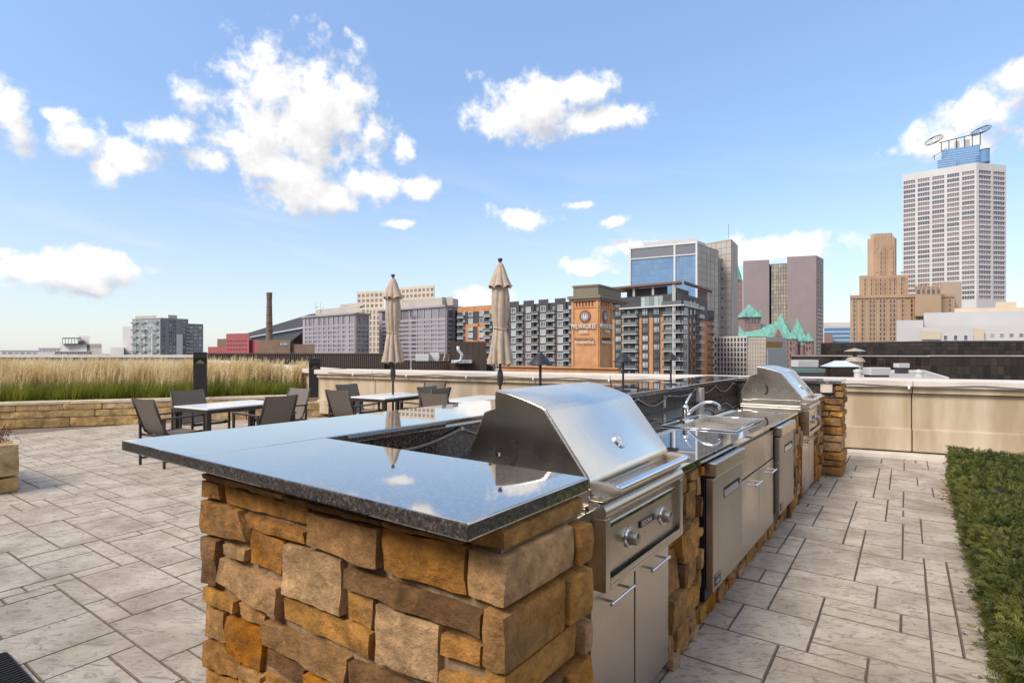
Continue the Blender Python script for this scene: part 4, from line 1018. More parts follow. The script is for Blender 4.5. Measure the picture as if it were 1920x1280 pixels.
offs = {'a': .86, 'b': .72}
table(-4.1, 8.1, 'white topped patio table nearest the planter, left of the bar', {'-a': 'sling chair at the near left end of the leftmost table', '+a': 'sling chair at the far right end of the leftmost table', '-b': 'sling chair facing the camera behind the leftmost table', '+b': 'sling chair with its back to the camera at the leftmost table'}, {'a': .82, 'b': .74}, R(30))
table(-2.12, 9.75, 'white topped patio table standing under the smaller left umbrella', {'-a': 'sling chair left of the table with the smaller umbrella', '+a': 'sling chair at the far end of the table with the smaller umbrella', '-b': 'sling chair facing the camera between planter and smaller umbrella', '+b': 'sling chair with its back to the camera, right of the smaller umbrella pole'}, offs, R(30))
table(-.52, 9.05, 'white topped patio table half hidden behind the near grill hood', {'-a': 'sling chair with low dark back just above the bar, left of the grill hood', '-b': 'pale sling chair facing the camera behind the half hidden table'}, offs, R(30))

def umbrella(x, y, lb, seed, top=2.87):
    t = thing('closed_umbrella', lb, 'umbrella', (x, y, 0), seed, 'closed market umbrellas')
    rnd = random.Random(seed)
    mb = MB(); mb.lathe([(.24, .0), (.24, .03), (.22, .045), (.05, .055), (.035, .06), (.03, .30), (.0, .30)], 0, 0, 28); mb.build('base', MT['bronze'], t, smooth=True)
    mb = MB(); mb.tube([(0, 0, .05), (0, 0, top - .06)], .019, 14); mb.build('pole', MT['bronze'], t, smooth=True)
    mb = MB(); mb.lathe([(.02, .98), (.036, 1.0), (.045, 1.06), (.047, 1.13), (.036, 1.2), (.02, 1.22)], 0, 0, 16); cr = mb.build('crank_housing', MT['bronze'], t, smooth=True)
    mb = MB(); mb.tube([(.04, 0, 1.1), (.075, 0, 1.1), (.075, 0, 1.03)], .006, 6); mb.build('crank_handle', MT['steel_dull'], cr, smooth='all')
    mb = MB(); mb.lathe([(.0, top - .075), (.012, top - .07), (.014, top - .055), (.030, top - .045), (.036, top - .025), (.030, top - .005), (.0, top)], 0, 0, 16, cap=False); mb.build('finial', MT['bronze'], t, smooth='all')
    def cloth(nm, prof, folds, amp, hem, ph):
        mb = MB(); n = 96; vs_ = []; fs_ = []
        for i, (r, z, am) in enumerate(prof):
            for j in range(n):
                a = 2 * math.pi * j / n
                w = abs(math.sin(a * folds / 2 + ph + .45 * math.sin(z * 3 + a * 2 + seed) + .3 * math.sin(a * 3 + seed))) ** .6
                rr = r * (1 - am * (1 - w)) + .006 * math.sin(a * 3 + z * 9 + seed) + .004 * math.sin(a * 17 + z * 21)
                zz = z + (hem * (w - .5) if i == 0 else 0)
                vs_.append((rr * math.cos(a), rr * math.sin(a), zz))
        for i in range(len(prof) - 1):
            for j in range(n): fs_.append((i * n + j, i * n + (j + 1) % n, (i + 1) * n + (j + 1) % n, (i + 1) * n + j))
        mb.add(vs_, fs_); return mb.build(nm, MT['canvas'], t, smooth='all', fix=False)
    T = top - .085
    cloth('canopy', [(.205, T - 1.50, .5), (.19, T - 1.42, .48), (.165, T - 1.28, .42), (.135, T - 1.13, .36), (.108, T - 1.0, .2), (.098, T - .965, .14), (.104, T - .92, .18), (.125, T - .8, .24), (.138, T - .66, .24), (.134, T - .5, .22), (.12, T - .36, .2), (.10, T - .22, .2), (.03, T - .02, .1)], 9, .3, .06, .3)
    cloth('vent_flap', [(.185, T - .36, .28), (.165, T - .30, .26), (.125, T - .2, .2), (.085, T - .1, .14), (.045, T - .01, .05), (.012, T + .015, 0)], 8, .3, .06, 1.1)
    mb = MB(); mb.tube([(.104 * math.cos(k * .26), .104 * math.sin(k * .26), T - .963 + .012 * math.sin(k * .5)) for k in range(24)], .008, 6, closed=True); mb.build('tie_strap', MT['canvas'], t, smooth='all')
umbrella(-2.12, 9.88, 'smaller looking closed beige umbrella behind the bar, at left', 3)
umbrella(-.175, 8.2, 'larger looking closed beige umbrella left of the clock tower', 6)
# ---------------------------------------------------------------- the city beyond the parapet
def XY(px, d): return Vector(((px - CX) / F * d, d))
def ZY(py, d): return H + (YH - py) / F * d
class Face:
    def __init__(s, a, b):
        s.L, s.R = XY(*a), XY(*b); s.len = (s.R - s.L).length; s.dir = (s.R - s.L) / s.len
        n = Vector((s.dir.y, -s.dir.x)); m = (s.L + s.R) / 2
        s.n = n if n.dot(-m) > 0 else -n
        s.ang = math.atan2(s.dir.y, s.dir.x)
    def s_at(s, px):
        t = (px - CX) / F                                  # (L + k dir).x = t (L + k dir).y
        return (t * s.L.y - s.L.x) / (s.dir.x - t * s.dir.y)
    def d_at(s, px): return s.L.y + s.dir.y * s.s_at(px)
    def z_at(s, px, py): return ZY(py, s.d_at(px))
    def pt(s, k, n, z): q = s.L + s.dir * k + s.n * n; return (q.x, q.y, z)
    def box(s, mb, s0, s1, n0, n1, z0, z1, m=0):
        if n0 < -1.2:                                      # deep blocks run straight back from the front
            a, b = Vector(s.pt(s0, n1, 0)), Vector(s.pt(s1, n1, 0)); k = n1 - n0
            c, d = b + b.normalized() * k, a + a.normalized() * k
            return mb.hexa([(p.x, p.y, z) for z in (z0, z1) for p in (a, b, c, d)], m)
        mb.hexa([s.pt(s0, n0, z0), s.pt(s1, n0, z0), s.pt(s1, n1, z0), s.pt(s0, n1, z0), s.pt(s0, n0, z1), s.pt(s1, n0, z1), s.pt(s1, n1, z1), s.pt(s0, n1, z1)], m)
def building(name, label, cat, pts, ztop, wall, back=25, z0=GZ, group=None):
    ps = [XY(*p) for p in pts]; c = sum(ps, Vector((0, 0))) / len(ps); t = thing(name, label, cat, (c.x, c.y, z0), 0, group)
    faces = [Face(a, b) for a, b in zip(pts[:-1], pts[1:])]
    ends = [ps[-1] + ps[-1].normalized() * back, ps[0] + ps[0].normalized() * back]
    poly = [(p.x, p.y) for p in ps] + [(p.x, p.y) for p in ends]
    mb = MB(); mb.prism(poly, z0, ztop, lambda a, b, z: (a, b, z)); mb.build('wall', wall, t, tuple(t.location))
    return t, faces
_win = {}
def win_mesh(style, mats):
    k = (style, mats[0].name, mats[1].name)
    if k in _win: return _win[k]
    mb = MB(); f = .07
    if style == 'pane': mb.box(0, 1, -.06, 0, 0, 1, 0)
    else:
        mb.box(f, 1 - f, -.04, 0, f, 1 - f, 0)
        for a, b, c, d in ((0, 1, 0, f), (0, 1, 1 - f, 1), (0, f, f, 1 - f), (1 - f, 1, f, 1 - f)): mb.box(a, b, -.14, 0, c, d, 1)
        if style == 'apt': mb.box(.60, .65, -.10, -.04, f, 1 - f, 1); mb.box(f, 1 - f, -.10, -.041, .24, .28, 1)
        if style == 'two': mb.box(.48, .52, -.10, -.04, f, 1 - f, 1)
    me = mb.mesh('window'); [me.materials.append(m) for m in mats]; _win[k] = me
    return me
def window(t, f, s0, s1, z0, z1, mats, style='frame', n=.0, name='window', tilt=0):
    o = link(name, win_mesh(style, mats), mats, t, Vector(f.pt(s0, n, z0)) - t.location)
    ang = f.ang; sc = Vector((s1 - s0, 1, z1 - z0))
    # the mesh looks along local -y; turn it towards the face normal
    loc_n = Vector((math.sin(ang), -math.cos(ang)))
    if loc_n.dot(f.n) < 0: sc.y = -1
    o.scale = sc; o.rotation_euler = (0, tilt, ang)
    return o
def facade(t, f, cols, rows, wall, mats, zb, zt, proud=.4, style='pane', s_lim=None, name='facade_frame'):
    """piers and spandrels standing proud of the panes; cols are (s0,s1), rows (z0,z1), bottom to top"""
    o = tuple(t.location); mb = MB(); a, b = s_lim or (0, f.len)
    ed = [a] + [x for c in cols for x in c] + [b]
    for k in range(0, len(ed), 2):
        if ed[k + 1] - ed[k] > .01: f.box(mb, ed[k], ed[k + 1], 0, proud, zb, zt)
    zz = [zb] + [z for r in rows for z in r] + [zt]
    for (s0, s1) in cols:
        for k in range(0, len(zz), 2):
            if zz[k + 1] - zz[k] > .01: f.box(mb, s0, s1, 0, proud * .92, zz[k], zz[k + 1])
    mb.build(name, wall, t, o)
    for (s0, s1) in cols:
        for (z0, z1) in rows: window(t, f, s0, s1, z0, z1, mats, style, .02)
def px_cols(f, lst, conv=lambda x: x): return [(f.s_at(conv(a)), f.s_at(conv(b))) for a, b in lst]
def rails(t, f, zs, ss, zb, zt, w, proud, mat, name='mullions', s_lim=None):
    mb = MB(); a, b = s_lim or (0, f.len)
    for z in zs: f.box(mb, a, b, 0, proud, z - w / 2, z + w / 2)
    for s_ in ss: f.box(mb, s_ - w / 2, s_ + w / 2, 0, proud * 1.2, zb, zt)
    o = mb.build(name, mat, t, tuple(t.location), fix=False); o['kind'] = 'stuff'
def frange(a, b, n): return [a + (b - a) * k / n for k in range(n + 1)]

C = {}
C['white'] = M('white_precast', (.57, .55, .545), rough=.8, var=.05, scale=.05)
C['lilac'] = M('lilac_granite', (.34, .30, .33), rough=.7, var=.08, scale=.1)
C['cream'] = M('cream_stone', (.60, .49, .37), rough=.8, var=.06, scale=.1)
C['tan'] = M('tan_limestone', (.44, .295, .19), rough=.85, var=.05, scale=.08, col2=(.47, .325, .215))
C['brick'] = M('orange_brick', (.47, .215, .095), rough=.85, var=.12, scale=.6, bump=.2, bscale=4)
C['towerbrick'] = M('tower_brick', (.50, .25, .11), rough=.85, var=.08, scale=.5, col2=(.55, .295, .145), bump=.15, bscale=6)
C['charcoal'] = M('charcoal_cladding', (.055, .052, .055), rough=.6, var=.1, scale=.4)
C['concrete'] = M('grey_concrete', (.42, .385, .345), rough=.9, var=.1, scale=.12)
C['purple'] = M('purple_granite', (.29, .225, .22), rough=.55, var=.08, scale=.06)
C['verdigris'] = M('verdigris_copper', (.13, .34, .28), rough=.75, var=.2, scale=.5, stretch=(1, 1, .3), col2=(.19, .42, .34))
C['pinkstone'] = M('pink_granite_blocks', (.28, .175, .16), rough=.9, var=.15, scale=.5)
C['red'] = M('red_paint', (.32, .085, .085), rough=.8, var=.06, scale=.2)
C['brownrib'] = M('brown_metal_siding', (.085, .056, .044), rough=.6, var=.1, scale=.4)
C['brownbrick'] = M('brown_brick', (.17, .115, .08), rough=.9, var=.12, scale=.5, bump=.2, bscale=6)
C['darkglass'] = glass_mat('dark_curtain_glass', (.012, .011, .010), (.05, .036, .026), rough=.05, spec=-.12)
C['skyglass'] = glass_mat('blue_curtain_glass', (.07, .20, .40), (.11, .26, .47), rough=.05, spec=.6)
C['towerglass'] = glass_mat('tower_panes', (.06, .06, .085), (.27, .20, .185), rough=.12, spec=.4)
C['officeglass'] = glass_mat('office_panes', (.085, .085, .105), (.21, .19, .215), rough=.08, spec=.9)
C['aptglass'] = glass_mat('flat_panes', (.05, .07, .075), (.40, .48, .48), rough=.08, spec=.6, rnd=(.1, 1.1))
C['slit'] = glass_mat('slit_panes', (.035, .035, .045), (.10, .095, .11), rough=.15, spec=.4)
C['whiteframe'] = M('white_frame', (.62, .62, .63), rough=.5, var=.04)
C['darkframe'] = M('dark_frame', (.035, .035, .04), rough=.5, var=.05)
C['rail'] = glass_mat('balcony_panel', (.10, .105, .11), (.22, .23, .235), rough=.2, spec=.2)
C['roofgrey'] = M('roof_membrane', (.34, .33, .32), rough=.9, var=.15, scale=.3)
C['unit'] = M('white_unit', (.53, .52, .52), rough=.55, var=.02, scale=.1)
C['brownroof'] = M('brown_canopy', (.16, .095, .07), rough=.7)

def tower():
    t, (fl, fr) = building('skyscraper', 'tall white skyscraper with rows of wide windows and blue glass crown', 'skyscraper', [(1692, 641.6), (1831, 600), (1885, 608.5)], 206.2, C['white'], 45)
    o = tuple(t.location)
    rows = [(198.2 - 5.42 * k - 3.75, 198.2 - 5.42 * k) for k in range(26)][::-1]
    mats = [C['towerglass'], C['darkframe']]
    facade(t, fl, px_cols(fl, [(1694.5, 1716), (1721, 1743), (1748, 1770.5), (1776, 1798.5), (1804, 1827)]), rows, C['white'], mats, 40, 206.2, .9)
    facade(t, fr, px_cols(fr, [(1834, 1857), (1861, 1883)]), rows, C['white'], mats, 40, 206.2, .9)
    for f, ss in ((fl, [(a + (b - a) * k / 5) for a, b in px_cols(fl, [(1694.5, 1716), (1721, 1743), (1748, 1770.5), (1776, 1798.5), (1804, 1827)]) for k in range(1, 5)]), (fr, [(a + (b - a) * k / 5) for a, b in px_cols(fr, [(1834, 1857), (1861, 1883)]) for k in range(1, 5)])):
        rails(t, f, [], ss, 57, 199, .28, .3, C['white'])
    g = Face((1716, 652), (1853, 612)); mb = MB(); g.box(mb, 0, g.len, -26, 0, 206.2, 210.5); mb.build('roof_band', C['charcoal'], t, o)
    b = Face((1765, 645), (1838, 626)); mb = MB(); b.box(mb, 0, b.len, -14, 0, 210.5, 236); cr = mb.build('crown', C['skyglass'], t, o)
    rails(cr, b, frange(212, 235, 9), frange(0, b.len, 10), 210.5, 236, .25, .15, C['whiteframe']) if False else None
    mb = MB()
    for z in frange(213, 235, 8): b.box(mb, 0, b.len, 0, .25, z - .15, z + .15)
    mb.build('mullions', C['whiteframe'], cr, o, fix=False)
    b2 = Face((1757, 640), (1792, 632)); mb = MB(); b2.box(mb, 0, b2.len, -6, 2, 210.5, 222); mb.build('lower_glass', C['skyglass'], t, o)
    mb = MB()
    for z in frange(212, 222, 4): b2.box(mb, -.2, b2.len + .2, 2, 2.3, z - .15, z + .15)
    mb.build('lower_mullions', C['whiteframe'], t, o, fix=False)
    mb = MB(); c = XY(1846, 615); mb.lathe([(4.6, 210.5), (4.6, 225)], c.x, c.y, 20); mb.build('side_drum', C['skyglass'], t, o, smooth=True)
    mb = MB()
    for z in (225.2, 211): mb.lathe([(4.9, z), (4.9, z + .6)], c.x, c.y, 20)
    mb.build('drum_rings', C['charcoal'], t, o)
    mb = MB(); p0, p1 = b.pt(-2, 0, 245), b.pt(b.len + .5, 0, 249); mb.bar(p0, p1, .8, .8)
    for k in frange(0, b.len, 5): mb.bar(b.pt(k, 0, 235), b.pt(k, 0, 245 + 4 * k / b.len), .6, .6)
    mb.build('crown_frame', C['charcoal'], t, o)
    for k, (a, e) in enumerate(((.35, .48), (.60, .74))):
        mb = MB(); b.box(mb, b.len * a, b.len * e, -3, -1, 236, 244); mb.build('plant_louvre', C['concrete'], t, o)
    for (px, py, d, wx, wz) in ((1751, 263, 650, 8.2, 4.2), (1839, 245, 622, 8.5, 3.6)):   # wire loop sculptures
        mb = MB(); c = P(px, py, d)
        for k in range(6):
            r = 1 - abs(k - 2.5) * .06
            mb.tube([(c.x + wx * r * math.cos(a) , c.y + (k - 2.5) * 2.2, c.z + wz * r * math.sin(a) + wx * .35 * r * math.cos(a)) for a in frange(0, 2 * math.pi, 20)[:-1]], .22, 4, closed=True)
        for a in frange(0, 2 * math.pi, 10)[:-1]:
            mb.tube([(c.x + wx * (1 - abs(k - 2.5) * .06) * math.cos(a), c.y + (k - 2.5) * 2.2, c.z + wz * (1 - abs(k - 2.5) * .06) * math.sin(a) + wx * .35 * math.cos(a)) for k in range(6)], .18, 4)
        mb.build('wire_wing', C['charcoal'], t, o, fix=False)
    mb = MB(); mb.bar(P(1748, 296, 640), P(1775, 278, 640), .5, .5); mb.bar(P(1752, 290, 640), P(1752, 300, 640), .4, .4); mb.build('davit', C['charcoal'], t, o)
tower()

def deco():
    d = 450; cv = lambda x: 1360 + x / 3.4286
    t, (f,) = building('office_tower', 'stepped tan art deco tower with vertical window slits', 'building', [(1594, 456), (1790, 444)], ZY(555, 450), C['tan'], 60)
    o = tuple(t.location)
    def slits(fc, xs, z0, z1, w=1.5, wall=None):
        for x in xs:
            s0 = fc.s_at(cv(x)); 
            q = window(t, fc, s0 - w / 2, s0 + w / 2, z0, z1, [C['slit'], C['tan']], 'pane', .03, 'window_strip')
        mb = MB()
        for x in xs:
            s0 = fc.s_at(cv(x))
            for sd in (-1, 1): fc.box(mb, s0 + sd * (w / 2 + .35) - .35, s0 + sd * (w / 2 + .35) + .35, 0, .55, z0 - 1, z1 + 1.5)
            z = z0 + 2.4
            while z < z1: fc.box(mb, s0 - w / 2, s0 + w / 2, 0, .25, z, z + 1.0); z += 3.8
        mb.build('pilasters', C['tan'], t, o)
    slits(f, [828, 880, 932, 955, 997, 1020, 1062, 1085, 1138, 1197, 1240, 1265, 1310, 1335, 1380, 1442], 0, f.z_at(1650, 563))
    mb = MB(); f.box(mb, 0, f.len, -.5, .9, ZY(558, 450), ZY(555, 450) + 1.2); mb.build('cornice', C['tan'], t, o)
    f2 = Face((1611, 462), (1703, 456)); z2 = ZY(516, 459); mb = MB(); f2.box(mb, 0, f2.len, -34, 0, 30, z2); mb.build('upper_tier', C['tan'], t, o)
    slits(f2, [897, 938, 967, 997, 1026, 1057, 1087, 1133], f2.z_at(1650, 553), f2.z_at(1650, 523), 1.0)
    f3 = Face((1630, 470), (1685, 467)); z3 = ZY(446, 468); ch = 3.2
    fr = [Vector(f3.pt(a, b, 0)) for a, b in ((0, -ch), (ch, 0), (f3.len - ch, 0), (f3.len, -ch))]
    def shaft(mb, pts, z0, z1): pts = [Vector((q.x, q.y, 0)) for q in pts]; ba = [q + q.normalized() * 18 for q in (pts[-1], pts[0])]; mb.prism([(q.x, q.y) for q in pts + ba], z0, z1, lambda a, b, z: (a, b, z))
    fr2 = [Vector(f3.pt(f3.len * .12 + a * .76, b - .8, 0)) for a, b in ((0, -ch), (ch, 0), (f3.len - ch, 0), (f3.len, -ch))]
    mb = MB(); shaft(mb, fr, 40, z3); shaft(mb, fr2, z3, z3 + 4.2); mb.build('tower_shaft', C['tan'], t, o)
    slits(f3, [1000, 1026], f3.z_at(1655, 512), f3.z_at(1655, 462), .9); slits(f3, [1078], f3.z_at(1655, 512), f3.z_at(1655, 462), .6)
    mb = MB()
    for k in range(7): s_ = ch + .6 + (f3.len - 2 * ch - 1.2) * k / 6; f3.box(mb, s_ - .45, s_ + .45, -.3, .4, z3 - 12 + (k % 2) * 3, z3 + 1.4)
    mb.build('crown_fins', C['tan'], t, o)
    f4 = Face((1716, 440), (1765, 438)); z4 = ZY(537, 439); mb = MB(); f4.box(mb, 0, f4.len, -14, 0, 30, z4)
    for k in range(7): s_ = f4.len * k / 6; f4.box(mb, s_ - .5, s_ + .5, -.2, .5, z4 - 1, z4 + 1.6)
    mb.build('side_block', C['tan'], t, o)
    for k in range(5): a = f4.len * (.06 + .19 * k); window(t, f4, a, a + f4.len * .13, z4 - 6, z4 - 2.2, [C['slit'], C['tan']], 'frame', .02)
    mb = MB(); f5 = Face((1764, 470), (1803, 468)); f5.box(mb, 0, f5.len, -20, 0, 0, ZY(528, 469)); mb.build('rear_block', M('beige_render', (.43, .33, .26), rough=.9), t, o)
    for (px, py) in ((1641, 512), (1670, 511), (1688, 512)):
        mb = MB(); c = P(px, py, 455); mb.lathe([(.3, c.z - 1), (.5, c.z - .3), (1.3, c.z + .6), (1.3, c.z + .75), (0, c.z + .3)], c.x, c.y - 2, 12); mb.build('dish', C['unit'], t, o)
deco()

def gov():
    t, (f,) = building('office_tower', 'purple granite tower slab with chamfered corner, left of its twin', 'building', [(1393.5, 535), (1442, 528)], ZY(487.5, 530), C['purple'], 30, group='twin granite towers')
    z = ZY(488, 530); rails(t, f, frange(0, z, 40), frange(0, f.len, 18), 0, z, .22, .12, C['lilac'])
    g = Face((1442, 528), (1446.5, 545)); mb = MB(); g.box(mb, 0, g.len, -15, 0, 0, ZY(495, 535)); mb.build('chamfer', C['charcoal'], t, tuple(t.location))
    t2, (l,) = building('glass_link', 'gold and grey glass atrium link between the twin granite towers', 'building', [(1446, 531), (1478, 526)], ZY(500, 547), C['charcoal'], 12)
    zs = frange(0, ZY(501, 547), 24); ss = frange(0, l.len, 7)
    for a, b in zip(ss[:-1], ss[1:]):
        for c, d in zip(zs[8:-1], zs[9:]): window(t2, l, a + .15, b - .15, c + .15, d - .15, [glass_gold, C['charcoal']], 'pane', .03)
    t3, (f, sd) = building('office_tower', 'purple granite tower slab with dark slots down its narrow side', 'building', [(1476, 522), (1530, 514), (1544, 534)], ZY(479.5, 516), C['purple'], 26, group='twin granite towers')
    z = ZY(480, 516); rails(t3, f, frange(0, z, 42), frange(0, f.len, 22), 0, z, .22, .12, C['lilac'])
    for k in range(28):
        zz = z - 6 - k * 3.7
        for a, b in ((.16, .46), (.56, .88)): window(t3, sd, sd.len * a, sd.len * b, zz, zz + 1.9, [C['slit'], C['purple']], 'pane', .04, 'slot_window')
glass_gold = glass_mat('gold_tinted_panes', (.20, .175, .15), (.42, .33, .21), rough=.15, spec=.5)
gov()

def cityhall():
    d = 420
    t, (f,) = building('city_hall', 'pink granite city hall with steep green copper roofs and turrets', 'building', [(1386, 430), (1470, 420)], ZY(631, 425), C['pinkstone'], 40)
    o = tuple(t.location); fz = lambda y: ZY(y, d)
    def roof(nm, base, z0, apex, z1):      # base: 4 xy, apex list of 1-2 xy
        mb = MB(); n = len(base)
        if len(apex) == 1: mb.add([(p.x, p.y, z0) for p in base] + [(apex[0].x, apex[0].y, z1)], [(k, (k + 1) % n, n) for k in range(n)] + [list(range(n))])
        else: mb.add([(p.x, p.y, z0) for p in base] + [(p.x, p.y, z1) for p in apex], [(0, 1, 5, 4), (1, 2, 5), (2, 3, 4, 5), (3, 0, 4), (0, 1, 2, 3)])
        return mb.build(nm, C['verdigris'], t, o)
    roof('roof', [XY(1384, 424), XY(1456, 417), XY(1456, 445), XY(1384, 452)], fz(631), [XY(1386, 438), XY(1452, 431)], fz(606))
    def tower_(x0, x1, ybase, yeave, yap, dd, over=1.0, turret=True):
        a, b = XY(x0, dd), XY(x1, dd); w = b.x - a.x
        mb = MB(); mb.box(a.x, b.x, dd, dd + w, 0, fz(yeave)); mb.build('corner_tower', C['pinkstone'], t, o)
        r = roof('tower_roof', [Vector((a.x - over, dd - over)), Vector((b.x + over, dd - over)), Vector((b.x + over, dd + w + over)), Vector((a.x - over, dd + w + over))], fz(yeave), [Vector(((a.x + b.x) / 2, dd + w / 2))], fz(yap))
        if turret:
            for x in (a.x + .6, b.x - .6):
                mb = MB(); mb.lathe([(2.3, fz(yeave)), (1.4, fz(yeave) + 2.5), (0, fz(yeave) + 6)], x, dd + .2, 10); mb.build('turret_cap', C['verdigris'], t, o)
        for k in range(5):
            s0 = a.x + w * (.08 + .18 * k); fc = Face((CX + a.x / dd * F, dd), (CX + b.x / dd * F, dd)); window(t, fc, w * (.08 + .18 * k), w * (.18 + .18 * k), fz(yeave) - 5, fz(yeave) - 1.2, [C['slit'], C['pinkstone']], 'pane', .05)
    tower_(1395, 1427, 640, 593, 567, 428)
    roof('gable_roof', [XY(1436, 404), XY(1486, 402), XY(1492, 428), XY(1440, 430)], fz(636), [XY(1464, 414)], ZY(587, 414))
    roof('gable_roof', [XY(1479, 408), XY(1516, 406), XY(1520, 428), XY(1482, 430)], fz(640), [XY(1494, 416)], ZY(596, 416))
    mb = MB(); q = Face((1452, 402), (1467, 402)); mb.prism([(0, ZY(633, 402)), (q.len, ZY(633, 402)), (q.len / 2, ZY(616, 402))], -3, .6, lambda a, b, c: q.pt(a, c, b)); mb.build('gable', C['pinkstone'], t, o)
    b = Face((1455, 405), (1526, 401)); mb = MB(); b.box(mb, 0, b.len, -25, 0, GZ, fz(641)); mb.build('wing', C['pinkstone'], t, o)
    for (x, w, ap, ev) in ((1486.5, 9.2, 619, 636), (1516, 8.5, 623, 640), (1503, 4, 640, 647)):
        c = XY(x, 401); r = w / F * 401
        mb = MB(); mb.lathe([(r, GZ), (r, fz(ev))], c.x, c.y, 18); tu = mb.build('turret', C['pinkstone'], t, o, smooth=True)
        mb = MB(); mb.lathe([(r * 1.18, fz(ev) - .3), (r * 1.12, fz(ev) + .5), (0, ZY(ap, 401))], c.x, c.y, 18); mb.build('cone_roof', C['verdigris'], tu, o, smooth=True)
        if w > 5:
            for y in (640, 650, 664):
                for k in (-.45, .25): 
                    q = Face((x + k * w - 1.4, 401 - r * .93), (x + k * w + 1.4, 401 - r * .93)); window(t, q, 0, q.len, fz(y + 6), fz(y + .5), [C['slit'], C['pinkstone']], 'pane', .1)
    # the clock spire shows in the gap left of the granite tower
    c = XY(1383, 450); mb = MB(); mb.box(c.x - 4.2, c.x + 4.2, c.y, c.y + 8, 0, ZY(525, 450)); mb.build('spire_shaft', C['pinkstone'], t, o)
    mb = MB(); mb.lathe([(5.2, ZY(525, 450)), (4.6, ZY(515, 450)), (0, ZY(484, 450))], c.x, c.y + 4, 8); mb.build('spire_roof', C['verdigris'], t, o)
cityhall()

def glass_office():
    t, (f, g) = building('office_building', 'blue glass office block framed in white with concrete side', 'building', [(1180, 318), (1308, 300), (1347, 322)], 60.5, C['concrete'], 14)
    o = tuple(t.location)
    mb = MB()
    for a, b in ((1180, 1183.5), (1263.5, 1267), (1304.5, 1308)): f.box(mb, f.s_at(a), f.s_at(b), 0, .8, 0, 61.5)
    f.box(mb, 0, f.len, .0, .75, 60.3, 61.5); f.box(mb, 0, f.len, 0, .7, 54.2, 54.8); mb.build('white_frame', C['whiteframe'], t, o)
    mb = MB(); f.box(mb, f.s_at(1183.5), f.s_at(1304.5), .0, .05, 54.8, 60.3); mb.build('terrace_recess', C['officeglass'], t, o)
    cols = frange(f.s_at(1183.5), f.s_at(1263.5), 11); c2 = frange(f.s_at(1267), f.s_at(1304.5), 5); zs = frange(14, 54.2, 12)
    for cc in (cols, c2):
        for a, b in zip(cc[:-1], cc[1:]):
            for z0, z1 in zip(zs[:-1], zs[1:]): window(t, f, a + .08, b - .08, z0 + .12, z1 - .12, [C['skyglass'], C['whiteframe']], 'pane', .05, tilt=random.uniform(-.004, .004))
    mb = MB(); f.box(mb, f.s_at(1204), f.len, -8, -1.5, 61.5, 63.5); g.box(mb, 0, g.len * .4, -8, -.5, 60, 62); mb.build('roof_screen', C['unit'], t, o)
    mb = MB()
    for k in frange(0, f.len, 16): mb.bar(f.pt(k, .3, 61.4), f.pt(k, .3, 63.4), .15, .15)
    mb.bar(f.pt(0, .3, 63.4), f.pt(f.len, .3, 63.4), .15, .15); mb.build('roof_rail', C['whiteframe'], t, o)
    rails(t, g, frange(0, 60, 16), frange(0, g.len, 5), 0, 60, .12, .06, C['charcoal'])
    t2, (a, b) = building('office_building', 'tall grey concrete service tower with a column of small square openings', 'building', [(1316, 345), (1371, 330), (1383.5, 350)], ZY(448, 330), C['concrete'], 12)
    rails(t2, a, frange(0, 68, 17), frange(0, a.len, 6), 0, 68, .14, .05, C['charcoal'])
    s0 = a.s_at(1354.5)
    for k in range(9): z = a.z_at(1354.5, 487 + 18 * k); window(t2, a, s0 - .55, s0 + .55, z - .6, z + .6, [C['slit'], C['concrete']], 'frame', .02)
    mb = MB(); c = P(1366, 448, 338); mb.bar(c, c + Vector((0, 0, 9)), .15, .15); mb.build('antenna', C['darkframe'], t2, tuple(t2.location))
glass_office()

